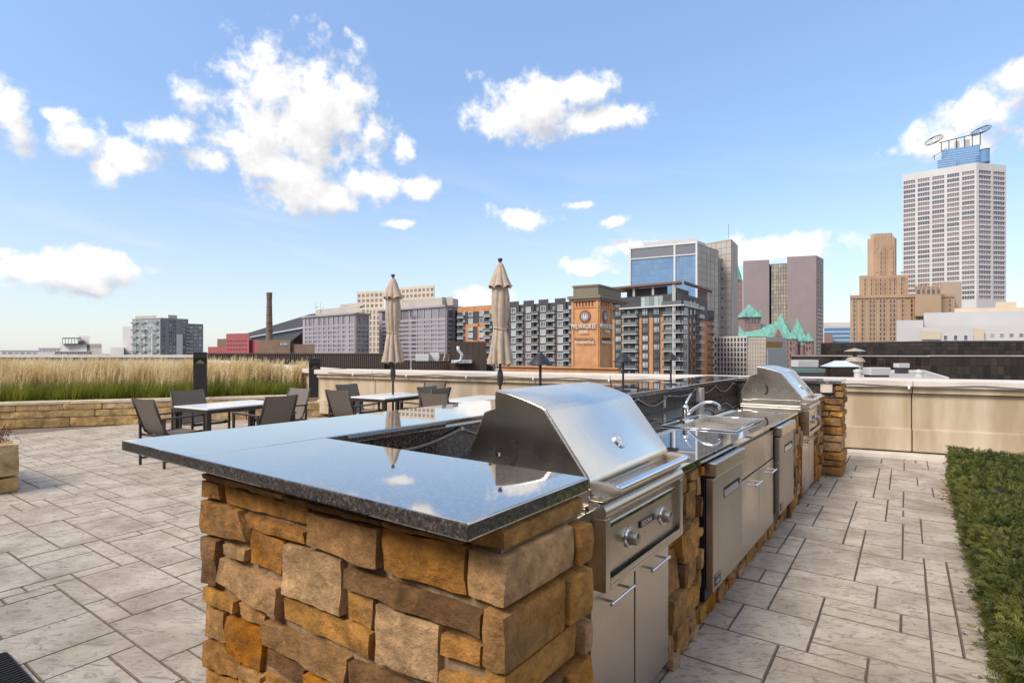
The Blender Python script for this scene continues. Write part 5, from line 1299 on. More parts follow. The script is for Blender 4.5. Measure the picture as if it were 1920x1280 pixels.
def balcony_mesh():
    mb = MB(); mb.box(0, 1, -1.3, 0, -.03, .04, 0); mb.box(.01, .99, -1.3, -1.24, .06, .42, 1); mb.box(.01, .03, -1.3, 0, .06, .42, 1); mb.box(.97, .99, -1.3, 0, .06, .42, 1); mb.box(0, 1, -1.32, -1.22, .42, .45, 2)
    me = mb.mesh('balcony'); [me.materials.append(m) for m in (C['whiteframe'], C['rail'], C['darkframe'])]; return me
BALC = balcony_mesh()
def balcony(t, f, s0, s1, z, h=2.7):
    o = link('balcony', BALC, None, t, Vector(f.pt(s0, 0, z)) - t.location); o.rotation_euler = (0, 0, f.ang)
    o.scale = (s1 - s0, 1 if Vector((math.sin(f.ang), -math.cos(f.ang))).dot(f.n) > 0 else -1, h)
    return o
def flats():
    """long charcoal and orange apartment block left of the clock tower"""
    t, (f,) = building('apartment_building', 'long charcoal and orange brick apartment block left of the clock tower', 'apartment building', [(858, 241), (1085, 203)], 20.2, C['charcoal'], 18)
    o = tuple(t.location); cv = lambda x: 860 + x / 8
    s = lambda x: f.s_at(cv(x))
    mb = MB(); f.box(mb, s(-14), s(525), -2, .12, 18.6, 20.9); f.box(mb, s(105), s(150), 0, .25, -10, 13.4); f.box(mb, s(290), s(318), 0, .25, -10, 13.4); f.box(mb, s(385), s(408), 0, .25, -10, 13.4); f.box(mb, s(150), s(385), 0, .25, 12.2, 13.6); f.box(mb, s(150), s(385), 0, .25, 5.2, 6.4)
    mb.build('orange_brick', C['brick'], t, o)
    mb = MB()
    for a, b in ((755, 920), (985, 1145), (1212, 1360), (1455, 1620)): f.box(mb, s(a), s(b), -3, .6, -10, 21.6)
    mb.build('bay_towers', C['charcoal'], t, o)
    mb = MB()
    for a, b in ((1000, 1025), (1100, 1120), (1220, 1240), (1320, 1338), (1470, 1498)): f.box(mb, s(a), s(b), .6, .7, -10, 9.5)
    mb.build('maroon_piers', M('maroon_brick', (.12, .05, .05), rough=.9), t, o)
    zr = [17.6 - 2.98 * k for k in range(9)]
    for z in zr:
        for a, b in ((152, 216), (318, 384), (560, 630)): window(t, f, s(a), s(b), z - 1.1, z + 1.1, [C['aptglass'], C['whiteframe']], 'apt', .1)
        for a, b in ((805, 876), (1025, 1098), (1242, 1320), (1500, 1580)): window(t, f, s(a), s(b), z - .8, z + 1.5, [C['aptglass'], C['whiteframe']], 'apt', .62)
        for a, b in ((5, 100), (395, 505), (645, 740), (885, 990), (1115, 1215), (1338, 1465), (1590, 1690)):
            balcony(t, f, s(a), s(b), z - 1.5)
            window(t, f, s(a + (b - a) * .62), s(b - 4), z - 1.3, z + 1.0, [C['aptglass'], C['whiteframe']], 'two', .03, 'balcony_door')
flats()

def flats2():
    t, (f, g) = building('apartment_building', 'corner apartment block in orange brick and charcoal with a brown roof canopy', 'apartment building', [(1147, 198), (1275, 180), (1325, 206)], 20.6, C['brick'], 20)
    o = tuple(t.location); cv = lambda x: 1140 + x / 7.11; s = lambda x: f.s_at(cv(x)); r = lambda x: g.s_at(cv(x))
    zr = [18.1 - 2.98 * k for k in range(9)]; ztop = 20.6
    mb = MB(); f.box(mb, 0, f.len, 0, .3, 13.5, ztop); g.box(mb, 0, g.len, 0, .3, 13.0, ztop); mb.build('charcoal_storeys', C['charcoal'], t, o)
    mb = MB()
    for a, b in ((90, 185), (450, 545), (600, 698)): f.box(mb, s(a), s(b), 0, .08, -12, 13.5)
    f.box(mb, s(210), s(415), 0, .1, -12, 13.5); f.box(mb, s(742), f.len, 0, .12, -12, 13.5); g.box(mb, 0, r(1058), 0, .12, -12, 13.0)
    for a, b in ((1075, 1108), (1125, 1158), (1172, 1240)): g.box(mb, r(a), r(b), 0, .1, -12, 13)
    mb.build('dark_bays', C['charcoal'], t, o)
    for i, z in enumerate(zr):
        n = .32 if i < 2 else .1
        for a, b in ((97, 180), (457, 540), (607, 693)):
            if i == 0 and a > 400: continue
            window(t, f, s(a), s(b), z - 1.1, z + 1.05, [C['aptglass'], C['darkframe']], 'apt', n)
        if i: 
            balcony(t, f, s(205), s(412), z - 1.55)
            for a, b in ((262, 305), (360, 408)): window(t, f, s(a), s(b), z - 1.45, z + .9, [C['aptglass'], C['darkframe']], 'two', n, 'balcony_door')
            balcony(t, f, s(748), f.len + .9, z - 1.5); window(t, f, s(762), s(858), z - 1.3, z + 1.1, [C['aptglass'], C['darkframe']], 'two', n, 'balcony_door')
            window(t, f, s(925), f.len - .3, z - 1.3, z + 1.1, [C['slit'], C['darkframe']], 'two', n, 'balcony_door')
            balcony(t, g, -.9, r(1005), z - 1.5); window(t, g, r(1000), r(1054), z - 1.4, z + 1.2, [C['aptglass'], C['whiteframe']], 'two', n)
        for a, b in ((1078, 1106), (1128, 1156)): window(t, g, r(a), r(b), z - 1.1, z + 1.1, [C['slit' if i > 1 else 'aptglass'], C['darkframe']], 'frame', n)
        balcony(t, g, r(1172), r(1240), z - 1.5)
    for k in range(5): window(t, f, s(450) + k * (s(742) - s(450)) / 5, s(450) + (k + .94) * (s(742) - s(450)) / 5, 16.9, 20.2, [C['aptglass'], C['whiteframe']], 'pane', .33, 'penthouse_glass')
    mb = MB(); f.box(mb, s(180), f.len + 1.4, 0, 1.7, 16.4, 16.85); g.box(mb, -1.4, r(1150), 0, 1.7, 16.4, 16.85); mb.build('terrace_slab', C['unit'], t, o)
    for fc, a, b in ((f, s(745), f.len + 1.3), (g, -1.3, r(1150))):
        mb = MB(); fc.box(mb, a, b, 1.55, 1.65, 16.85, 18.1); mb.build('terrace_rail', C['rail'], t, o)
    mb = MB(); c = f.pt(s(895), .9, 0); mb.box(c[0] - .45, c[0] + .45, c[1] - .45, c[1] + .45, -12, 24.2); mb.build('white_column', C['unit'], t, o)
    mb = MB()
    for x in (350, 605): q = f.pt(s(x), .3, 0); mb.box(q[0] - .3, q[0] + .3, q[1] - .3, q[1] + .3, 20.6, 23.6)
    mb.build('canopy_posts', C['unit'], t, o)
    mb = MB(); f.box(mb, s(40), f.len + 1.6, -3.2, 1.8, 23.7, 24.35); g.box(mb, -1.8, g.len + .5, -3.0, 1.8, 23.72, 24.36); f.box(mb, s(40), f.len * .35, -12, -3.2, 23.7, 24.3); mb.build('roof_canopy', C['brownroof'], t, o)
    mb = MB(); f.box(mb, s(200), s(745), -9, -2.5, 20.6, 23.6); g.box(mb, 1, r(1190), -9, -3, 20.6, 23.2); mb.build('penthouse', C['charcoal'], t, o)
    mb = MB(); g.box(mb, r(1190), g.len, -6, .2, 20.6, 23.7); mb.build('end_wall', C['brownroof'], t, o)
    t2, (w,) = building('apartment_building', 'narrow orange brick wing at the right end of the corner apartment block', 'apartment building', [(1324, 212), (1337, 216)], 17, C['brick'], 20)
    mb = MB(); w.box(mb, -.3, w.len + .5, -1, .25, 13.4, 17.6); mb.build('charcoal_top', C['charcoal'], t2, tuple(t2.location))
    for z in zr[1:]: window(t2, w, w.len * .2, w.len * .55, z - 1.1, z + 1, [C['slit'], C['brick']], 'frame', .05); balcony(t2, w, w.len * .68, w.len * 1.1, z - 1.5)
flats2()

def clock_tower():
    t, (f, g) = building('clock_tower', 'orange brick clock tower with painted railroad sign letters', 'clock tower', [(1072, 123.5), (1122.5, 120), (1147, 126)], ZY(556, 120), C['towerbrick'], 6.5)
    o = tuple(t.location); zt = ZY(556, 120)
    def ring(nm, out, z0, z1, mt, sh=0):
        mb = MB(); a = f.pt(-out, out, 0); b = f.pt(f.len, out, 0); c = g.pt(g.len + out, out, 0); k = Vector(g.n + f.n).normalized() * out * 1.3
        cr = XY(1122.5, 120) + k; away = -(f.n * 6.9 + g.n * 1.0); e = (c[0] - f.n.x * (7 + 2 * out), c[1] - f.n.y * (7 + 2 * out)); d_ = (a[0] - f.n.x * (7 + 2 * out), a[1] - f.n.y * (7 + 2 * out))
        mb.prism([(a[0], a[1]), (cr.x, cr.y), (c[0], c[1]), e, d_], z0, z1, lambda x, y, z: (x, y, z)); mb.build(nm, mt, t, o)
    tancap = M('tower_cap', (.20, .165, .125), rough=.9)
    ring('cornice', .75, zt - .3, zt + .35, tancap); ring('cornice', .45, zt - .75, zt - .3, tancap); ring('attic', -.25, zt + .35, zt + 2.35, tancap); ring('attic_cap', -.05, zt + 2.35, zt + 2.75, tancap)
    ring('string_course', .14, ZY(576, 121) - .1, ZY(576, 121) + .12, C['brick'])
    for fc, n in ((f, 6), (g, 5)):
        for k in range(n):
            a = fc.len * (.16 + .70 * k / n); w = fc.len * .055; z0, z1 = ZY(573.5, 121), ZY(563.5, 121)
            mb = MB(); mb.prism([(a, z0), (a + w, z0), (a + w, z1 - w * .5), (a + w * .75, z1 - w * .1), (a + w / 2, z1), (a + w * .25, z1 - w * .1), (a, z1 - w * .5)], -.05, .06, lambda x, y, c: fc.pt(x, c, y)); mb.build('arched_slot', M('slot_red', (.16, .05, .035), rough=.9) if k == 0 and fc is f else bpy.data.materials['slot_red'], t, o)
        mb = MB()
        for a in (.0, .915): fc.box(mb, fc.len * a, fc.len * (a + .085), 0, .22, GZ, zt - .75)
        mb.build('corner_pilaster', C['towerbrick'], t, o)
    def face_clock(fc, px, nm):
        s0 = fc.s_at(px); z0 = fc.z_at(px, 593.3); n = 32
        disc = lambda mb, r0, r1, n0, n1: mb.prism([(s0 + r1 * math.cos(2 * math.pi * k / n), z0 + r1 * math.sin(2 * math.pi * k / n)) for k in range(n)], n0, n1, lambda a, b, c: fc.pt(a, c, b))
        mb = MB(); disc(mb, 0, 1.36, 0, .18); ck = mb.build('clock', M('clock_surround', (.24, .085, .055), rough=.8), t, o)
        mb = MB(); disc(mb, 0, 1.0, .18, .22); mb.build('dial_rim', C['darkframe'], ck, o)
        mb = MB(); disc(mb, 0, .93, .22, .24); mb.build('dial', M('clock_dial', (.20, .22, .25), rough=.5), ck, o)
        mb = MB(); disc(mb, 0, .45, .24, .25)
        for k in range(12):
            a = 2 * math.pi * k / 12; ca, sa = math.cos(a), math.sin(a); r = .74
            mb.prism([(s0 + ca * r + x * .12 * ca - y * .075 * sa, z0 + sa * r + x * .12 * sa + y * .075 * ca) for x, y in ((-1, -.6), (1, -1), (1, 1), (-1, .6))], .24, .27, lambda p, q, c: fc.pt(p, c, q))
        mb.build('hour_marks', C['whiteframe'], ck, o)
        mb = MB(); mb.prism([(s0 - .05, z0 - .15), (s0 + .05, z0 - .15), (s0 + .03, z0 + .78), (s0 - .03, z0 + .78)], .28, .31, lambda p, q, c: fc.pt(p, c, q)); mb.prism([(s0 - .06, z0 - .1), (s0 + .06, z0 - .1), (s0 + .08, z0 + .5), (s0 - .0, z0 + .52)], .32, .34, lambda p, q, c: fc.pt(p, c, q)); mb.build('hands', C['darkframe'], ck, o)
    face_clock(f, 1097.3, 'a'); face_clock(g, 1134, 'b')
    def word(fc, txt, px, py, w, hgt, mt, back=True, dx=0):
        me = text_mesh(txt, 1.0, .06, space=1.05); xs = [v.co.x for v in me.vertices]; ys = [v.co.y for v in me.vertices]
        sx = w / (max(xs) - min(xs)); sy = hgt / (max(ys) - min(ys)); cx, cy = (max(xs) + min(xs)) / 2, (max(ys) + min(ys)) / 2
        s0 = fc.s_at(px); z0 = fc.z_at(px, py)
        for v in me.vertices:
            q = fc.pt(s0 + (v.co.x - cx) * sx, .42 + v.co.z, z0 + (v.co.y - cy) * sy); v.co = (q[0] - o[0], q[1] - o[1], q[2] - o[2])
        sg = link('sign_lettering', me, mt, t)
        if hgt < .7: return
        mb = MB()
        for dz in (-.28, .28): fc.box(mb, s0 - w / 2, s0 + w / 2, .22, .34, z0 + dz * hgt - .04, z0 + dz * hgt + .04)
        for k in frange(-.45, .45, 4): fc.box(mb, s0 + w * k - .04, s0 + w * k + .04, 0, .3, z0 - .3 * hgt, z0 + .3 * hgt)
        mb.build('sign_rack', C['darkframe'], t, o)
    wh = M('sign_white', (.70, .70, .68), rough=.6); dk = M('sign_brown', (.10, .045, .035), rough=.7)
    L1 = f.len; L2 = g.len
    word(f, 'MILWAUKEE', 1096, 611.8, L1 * .92, 1.0, wh); word(f, 'ROAD', 1095.5, 622.3, L1 * .31, .62, wh)
    word(f, 'RENAISSANCE', 1096.5, 635.5, L1 * .68, .55, dk); word(f, 'MINNEAPOLIS', 1097, 641.7, L1 * .72, .55, wh)
    word(g, 'MILWAUKEE', 1135, 612.2, L2 * .92, 1.0, wh); word(g, 'ROAD', 1136.5, 621.5, L2 * .34, .62, wh)
    word(g, 'RENAISSANCE', 1134.5, 635.5, L2 * .66, .55, dk); word(g, 'MINNEAPOLIS', 1135, 642, L2 * .72, .55, wh)
    # low brick range at its foot
    t2, (h,) = building('depot_building', 'low orange brick range at the foot of the clock tower', 'building', [(938, 118), (1160, 100)], ZY(689.5, 109), C['brick'], 10)
    mb = MB(); h.box(mb, 0, h.len, -.5, .35, ZY(689.5, 109), ZY(687, 109)); mb.build('parapet_band', C['brick'], t2, tuple(t2.location))
clock_tower()

def offices():
    t, (f, g) = building('office_building', 'lilac granite office block with a tall top row of windows, right of the chimney', 'office', [(569, 279), (666, 250), (691, 259)], ZY(587.5, 250), C['lilac'], 30, group='lilac office blocks')
    o = tuple(t.location); mats = [C['officeglass'], C['darkframe']]
    zt = ZY(587.5, 250); rows = [(zt - 5.6 - 2.05 * k - 1.25, zt - 5.6 - 2.05 * k) for k in range(8)][::-1] + [(zt - 4.6, zt - .9)]
    cv = lambda x: 400 + x / 4
    facade(t, f, px_cols(f, [(693, 712), (720, 747), (755, 785), (793, 820), (830, 857), (866, 896), (903, 930), (938, 965), (974, 1000), (1022, 1058)], cv), rows, C['lilac'], mats, -20, zt, .35)
    facade(t, g, [(g.len * a, g.len * b) for a, b in ((.06, .34), (.4, .66), (.72, .95))], rows, C['lilac'], mats, -20, zt, .35)
    mb = MB(); f.box(mb, -.6, f.len + .6, -2, 1.0, zt - .3, zt + .5); g.box(mb, -.6, g.len + .6, -2, 1.0, zt - .29, zt + .51); mb.build('cornice', C['lilac'], t, o)
    mb = MB(); f.box(mb, f.s_at(583), f.len, -14, -2.5, zt + .5, zt + 3.6); f.box(mb, f.s_at(624), f.len, -14, -4, zt + 3.6, zt + 5.2); mb.build('plant_storey', C['concrete'], t, o)
    mb = MB()
    for px in (592, 601, 606): c = P(px, 580, 272); mb.bar(c, c + Vector((0, 0, 2.2 + (px % 3))), .15, .15)
    mb.bar(P(590, 577, 272), P(597, 575, 272), .5, .3); mb.build('roof_masts', C['unit'], t, o)
    t, (f, g) = building('office_building', 'lilac granite office block with banded windows, behind the smaller umbrella', 'office', [(712, 268), (836, 240), (866, 250)], ZY(574, 240), C['lilac'], 30, group='lilac office blocks')
    o = tuple(t.location); zt = ZY(574, 240); rows = [(zt - 6.0 - 1.95 * k - 1.05, zt - 6.0 - 1.95 * k) for k in range(9)][::-1] + [(zt - 4.9, zt - .7)]
    c0 = [(1270 + 54 * k, 1314 + 54 * k) for k in range(3)] + [(1425, 1470), (1478, 1525), (1531, 1577), (1584, 1630), (1637, 1685), (1692, 1740)]
    facade(t, f, px_cols(f, c0, cv), rows, C['lilac'], mats, -20, zt, .35)
    facade(t, g, [(g.len * a, g.len * b) for a, b in ((.1, .42), (.52, .9))], rows, C['lilac'], mats, -20, zt, .35)
    mb = MB(); f.box(mb, -.6, f.len + .6, -2, 1.0, zt - .3, zt + .5); g.box(mb, -.6, g.len + .6, -2, 1.0, zt - .29, zt + .51); mb.build('cornice', C['lilac'], t, o)
    mb = MB(); f.box(mb, f.s_at(720), f.len + 2, -16, -2.2, zt + .5, zt + 4.2); g.box(mb, 0, g.len, -14, -2, zt + .5, zt + 4.1); mb.build('plant_storey', C['concrete'], t, o)
    # cream tower behind
    t, (f,) = building('office_building', 'cream stone tower rising behind the lilac office blocks', 'building', [(670, 352), (719, 345)], ZY(546, 348), C['cream'], 20)
    o = tuple(t.location); zt = ZY(546, 348)
    def grid(fc, n, zt, k, w=.62, hh=1.9, pitch=3.3):
        cols = [(fc.len * (i + .5 - w / 2) / n, fc.len * (i + .5 + w / 2) / n) for i in range(n)]
        rows = [(zt - 1.6 - pitch * j - hh, zt - 1.6 - pitch * j) for j in range(k)][::-1]
        facade(t, fc, cols, rows, C['cream'], mats, zt - 1.6 - pitch * k, zt, .3)
    grid(f, 6, zt, 5)
    h = Face((692, 343), (720, 340)); mb = MB(); h.box(mb, 0, h.len, -8, 0, GZ, ZY(577, 341)); mb.build('front_wing', C['cream'], t, o); grid(h, 4, ZY(577, 341), 8, .5, 2.3)
    k = Face((746, 352), (815, 338)); z2 = ZY(537, 345); mb = MB(); k.box(mb, 0, k.len, -20, 0, 0, z2); mb.build('second_block', C['cream'], t, o); grid(k, 9, z2, 3)
    # stadium with a dark wedge roof
    d = 500; t = thing('stadium', 'dark sloping wedge roof of the stadium behind the chimney', 'stadium', (XY(520, d).x, d, GZ)); o = tuple(t.location)
    q = Face((432, d), (612, d)); pz = lambda px, py: (q.s_at(px), ZY(py, d))
    mb = MB(); mb.prism([pz(432, 634), pz(581, 589), pz(612, 584), pz(612, 690), pz(432, 690)], -120, 0, lambda a, b, c: q.pt(a, c, b)); mb.build('hull', M('stadium_zinc', (.10, .105, .115), rough=.5, var=.1, scale=.03), t, o)
    mb = MB(); mb.prism([pz(470, 633), pz(470, 631.2), pz(612, 605), pz(612, 608)], 0, 1.5, lambda a, b, c: q.pt(a, c, b)); mb.build('gutter', C['whiteframe'], t, o)
    mb = MB(); mb.prism([pz(545, 640), pz(575, 618), pz(612, 612), pz(612, 660), pz(545, 660)], 0, .8, lambda a, b, c: q.pt(a, c, b)); mb.build('glass_wall', C['darkglass'], t, o)
offices()

def left_side():
    # chimney and boiler house
    t, (f,) = building('boiler_house', 'brown brick boiler house below the tall chimney', 'building', [(484, 142), (544, 138)], ZY(637, 140), C['brownbrick'], 10)
    mb = MB(); g = Face((544, 139), (590, 137)); g.box(mb, 0, g.len, -8, 0, GZ, ZY(645, 138)); mb.build('low_wing', C['brownbrick'], t, tuple(t.location))
    window(t, f, f.s_at(527), f.s_at(539), ZY(647, 140), ZY(643, 140), [C['aptglass'], C['whiteframe']], 'frame', .03)
    c = XY(505, 146); m = 146 / F
    t = thing('chimney', 'tall round brick chimney with flared top left of the offices', 'chimney', (c.x, c.y, GZ)); o = tuple(t.location)
    mb = MB(); mb.lathe([(7.4 * m, GZ), (6.0 * m, ZY(637, 146)), (5.4 * m, ZY(600, 146)), (4.6 * m, ZY(562, 146)), (4.9 * m, ZY(556, 146)), (5.3 * m, ZY(551, 146)), (5.3 * m, ZY(548.6, 146)), (4.2 * m, ZY(548.6, 146))], c.x, c.y, 24); mb.build('stack', C['brownbrick'], t, o, smooth=True)
    for y in (560, 575, 590, 605, 620):
        mb = MB(); r = (4.7 + (y - 560) * .022) * m; mb.lathe([(r + .02, ZY(y, 146) - .07), (r + .05, ZY(y, 146)), (r + .02, ZY(y, 146) + .07)], c.x, c.y, 24); mb.build('iron_band', C['charcoal'], t, o)
    # red block
    t, (f,) = building('red_building', 'red painted block with small square windows left of the chimney', 'building', [(424, 214), (467, 207)], ZY(625, 210), C['red'], 12); o = tuple(t.location)
    for k in range(7):
        for j in range(3): window(t, f, f.len * (.08 + .125 * k), f.len * (.13 + .125 * k), ZY(640 + 8 * j, 210), ZY(637.5 + 8 * j, 210), [C['slit'], C['red']], 'frame', .03)
    mb = MB(); g = Face((467, 209), (485, 207)); g.box(mb, 0, g.len, -10, 0, GZ, ZY(637, 208)); g = Face((390, 218), (424, 214)); g.box(mb, 0, g.len, -10, 0, GZ, ZY(650, 215)); mb.build('side_blocks', C['red'], t, o)
    mb = MB(); g = Face((405, 219), (425, 216)); g.box(mb, 0, g.len, -8, -.5, GZ, ZY(635, 217)); mb.build('stair_block', C['brownbrick'], t, o)
    # white and grey apartment slab
    t, (f, g) = building('apartment_building', 'grey and white apartment slab with glass balconies above the grasses', 'apartment building', [(248, 352), (301, 338), (353, 352)], ZY(596, 340), M('mid_grey', (.20, .21, .22), rough=.7), 16); o = tuple(t.location)
    zt = ZY(596, 340)
    for i in range(10):
        z = zt - 2.2 - 2.25 * i
        for k in range(7): window(t, f, f.len * (.02 + .14 * k), f.len * (.145 + .14 * k), z - .75, z + 1.0, [C['aptglass'], C['whiteframe']], 'pane' if k % 2 else 'frame', .05)
        if i % 2 == 0:
            for a in (.02, .32, .74): balcony(t, f, f.len * a, f.len * (a + .2), z - .9, 2.0)
        for a in (.05, .30, .44, .80): window(t, g, g.len * a, g.len * (a + .09), z - .6, z + .8, [C['aptglass'], C['darkframe']], 'frame', .05)
        if i: balcony(t, g, g.len * .88, g.len * 1.0, z - .9, 2.0)
    mb = MB()
    g.box(mb, g.len * .56, g.len * .78, 0, .3, GZ, ZY(626, 342)); f.box(mb, f.len * .42, f.len * .47, 0, .3, GZ, ZY(625, 342)); f.box(mb, f.len * .70, f.len * .74, 0, .3, GZ, ZY(625, 342)); mb.build('white_panels', C['unit'], t, o)
    mb = MB(); h = Face((353, 354), (381, 360)); h.box(mb, 0, h.len, -10, 0, GZ, ZY(607, 356)); wi = mb.build('wing', M('wing_grey', (.17, .18, .19), rough=.7), t, o)
    for i in range(8):
        for k in range(3): window(t, h, h.len * (.08 + .31 * k), h.len * (.28 + .31 * k), ZY(612 + 6.6 * i + 4, 356), ZY(612 + 6.6 * i, 356), [C['aptglass'], C['whiteframe']], 'frame', .05)
    mb = MB(); f.box(mb, f.len * .05, f.len * .8, -8, -1, zt, ZY(591, 342)); g.box(mb, g.len * .3, g.len * .62, -8, -1, zt, ZY(590, 342)); mb.build('penthouse', C['concrete'], t, o)
    t, (f,) = building('white_building', 'plain pale block standing left of the grey apartment slab', 'building', [(230, 420), (250, 418)], ZY(612, 420), C['white'], 12)
    mb = MB(); h = Face((207, 416), (232, 414)); h.box(mb, 0, h.len, -10, 0, GZ, ZY(651, 415)); mb.build('low_part', C['white'], t, tuple(t.location))
    # low group at far left
    t, (f,) = building('low_building', 'low white building with open upper frame at far left', 'building', [(112, 520), (163, 512)], ZY(644, 515), C['white'], 20); o = tuple(t.location)
    mb = MB(); g = Face((117, 512), (152, 509)); 
    for k in frange(0, g.len, 6): g.box(mb, k - .3, k + .3, -8, 0, ZY(645, 510), ZY(634, 510))
    g.box(mb, 0, g.len, -8, 0, ZY(634.5, 510), ZY(633, 510)); mb.build('open_frame', C['darkframe'], t, o)
    mb = MB(); g = Face((147, 518), (168, 515)); g.box(mb, 0, g.len, -12, 0, GZ, ZY(629, 516)); mb.build('stair_core', C['white'], t, o)
    mb = MB(); g = Face((163, 514), (191, 510)); g.box(mb, 0, g.len, -12, 0, GZ, ZY(644, 512)); mb.build('grey_end', C['concrete'], t, o)
    for k in range(4): window(t, g, g.len * (.05 + .24 * k), g.len * (.22 + .24 * k), ZY(652, 512), ZY(646, 512), [C['officeglass'], C['concrete']], 'frame', .05)
    for i, (a, b, y, d, mt, lb) in enumerate(((72, 114, 653, 470, C['white'], 'long low white shed beside the open framed building'), (0, 74, 657.5, 430, C['white'], 'flat white roofed shed at the left picture edge'), (103, 172, 659.5, 380, C['brownbrick'], 'low brown roofed shed in front of the open framed building'))):
        t, (f,) = building('low_shed', lb, 'building', [(a, d), (b, d)], ZY(y, d), mt, 15)
        mb = MB(); f.box(mb, -.3, f.len + .3, -1, .5, ZY(y, d), ZY(y - 1, d)); mb.build('roof_edge', C['unit'], t, tuple(t.location))
        for k in range(6): window(t, f, f.len * (.05 + .155 * k), f.len * (.17 + .155 * k), ZY(y + 6, d), ZY(y + 2.2, d), [C['officeglass'], C['whiteframe']], 'frame', .03)
left_side()

def right_side():
    # ribbed white block and plain concrete neighbour
    t, (f,) = building('office_building', 'white block with dense vertical fins and dark windows right of the apartments', 'building', [(1333, 236), (1401, 226)], ZY(631, 231), C['darkframe'], 15)
    cols = [(f.len * (k + .2) / 11, f.len * (k + .8) / 11) for k in range(11)]; zt = ZY(632, 231); rows = [(zt - 1.9 - 2.05 * j, zt - .35 - 2.05 * j) for j in range(9)][::-1]
    facade(t, f, cols, rows, C['white'], [C['slit'], C['darkframe']], GZ, ZY(630.5, 231), .35)
    t, (f, g) = building('concrete_building', 'plain pale concrete block beneath the green roofed city hall', 'building', [(1402, 205), (1436, 200), (1476, 214)], ZY(632, 202), C['concrete'], 12); o = tuple(t.location)
    rails(t, f, frange(-8, 6, 9), frange(0, f.len, 7), -8, 6, .06, .03, C['charcoal'])
    mb = MB(); g.box(mb, g.len * .04, g.len * .86, 0, .4, GZ, ZY(655, 206)); mb.build('grey_panel', M('grey_render', (.36, .355, .35), rough=.9), t, o)
    mb = MB(); g.box(mb, g.len * .0, g.len * .75, 0, .15, ZY(651, 206), ZY(640.5, 206)); mb.build('amber_strip', M('amber_wall', (.30, .16, .045), rough=.8), t, o)
    t, (f,) = building('office_building', 'distant pale blue glass office beside the tan tower', 'building', [(1545, 655), (1594, 645)], ZY(605, 650), C['skyglass'], 20); o = tuple(t.location)
    mb = MB(); f.box(mb, -.5, f.len, -3, .6, ZY(613, 650), ZY(605, 650) + .4); [f.box(mb, 0, f.len, 0, .4, z, z + 1.2) for z in frange(0, ZY(615, 650), 6)]; mb.build('white_bands', C['white'], t, o)
    mb = MB(); h = Face((1545, 640), (1561, 638)); h.box(mb, 0, h.len, -10, 0, GZ, ZY(626, 639)); mb.build('brown_annex', C['pinkstone'], t, o)
    # white low building
    t, (f,) = building('white_building', 'broad white low building in front of the tan tower and skyscraper', 'building', [(1732, 290), (1925, 275)], ZY(585, 284), C['unit'], 25); o = tuple(t.location)
    mb = MB(); h = Face((1681, 286), (1731, 283)); h.box(mb, 0, h.len, -15, 0, GZ, ZY(600, 284)); h2 = Face((1728, 280), (1825, 274)); h2.box(mb, 0, h2.len, -6, 0, GZ, ZY(613, 277)); h3 = Face((1825, 276), (1925, 268)); h3.box(mb, 0, h3.len, -6, 0, GZ, ZY(612, 272)); mb.build('front_blocks', C['unit'], t, o)
    mb = MB(); e = Face((1728, 279.5), (1763, 277.5)); e.box(mb, 0, e.len, 0, .4, ZY(636, 278), ZY(620, 278)); e = Face((1823, 275), (1842, 274)); e.box(mb, 0, e.len, 0, 1.5, GZ, ZY(616, 274)); mb.build('beige_panels', C['cream'], t, o)
    mb = MB(); e = Face((1790, 300), (1925, 292)); e.box(mb, 0, e.len, -8, 0, 0, ZY(577, 296)); e = Face((1867, 296), (1906, 294)); e.box(mb, 0, e.len, -5, 0, 0, ZY(566, 295)); mb.build('roof_rooms', C['cream'], t, o)
    for px in (1769, 1788, 1807, 1826): window(t, h2, h2.s_at(px), h2.s_at(px + 7) if px < 1820 else h2.len - .1, ZY(638, 277), ZY(628, 277), [C['slit'], C['whiteframe']], 'frame', .03)
    for k in range(5): window(t, h3, h3.len * (.14 + .18 * k), h3.len * (.22 + .18 * k), ZY(632, 272), ZY(625, 272), [C['aptglass'], C['cream']], 'frame', .03)
    # dark curtain-wall building
    t, (f, g) = building('glass_building', 'long low dark glass building with mirrored panes behind the parapet', 'building', [(1540, 150), (1744, 124), (1960, 120)], ZY(640, 124), C['charcoal'], 20); o = tuple(t.location); rnd = random.Random(4)
    zt = ZY(641, 124); zl = ZY(664.5, 124)
    for fc, n in ((f, 19), (g, 20)):
        ss = frange(0, fc.len, n); zs = frange(zl, zt, 3)
        for a, b in zip(ss[:-1], ss[1:]):
            for z0, z1 in zip(zs[:-1], zs[1:]): window(t, fc, a + .05, b - .05, z0 + .05, z1 - .05, [C['darkglass'], C['charcoal']], 'pane', .04, 'pane', tilt=rnd.uniform(-.006, .006)).rotation_euler.z += rnd.uniform(-.012, .012)
    mb = MB(); h = Face((1484, 128), (1744, 112)); k = Face((1744, 112), (1960, 108)); h.box(mb, 0, h.len, -14, 0, GZ, ZY(668, 118)); k.box(mb, 0, k.len, -14, 0, GZ, ZY(668, 110)); mb.build('lower_storey', C['charcoal'], t, o)
    for fc, n in ((h, 20), (k, 17)):
        ss = frange(0, fc.len, n); zs = frange(-6.5, ZY(669, 114), 4)
        for a, b in zip(ss[:-1], ss[1:]):
            for z0, z1 in zip(zs[:-1], zs[1:]): window(t, fc, a + .05, b - .05, z0 + .05, z1 - .05, [C['darkglass'], C['charcoal']], 'pane', .04, 'pane', tilt=rnd.uniform(-.006, .006)).rotation_euler.z += rnd.uniform(-.012, .012)
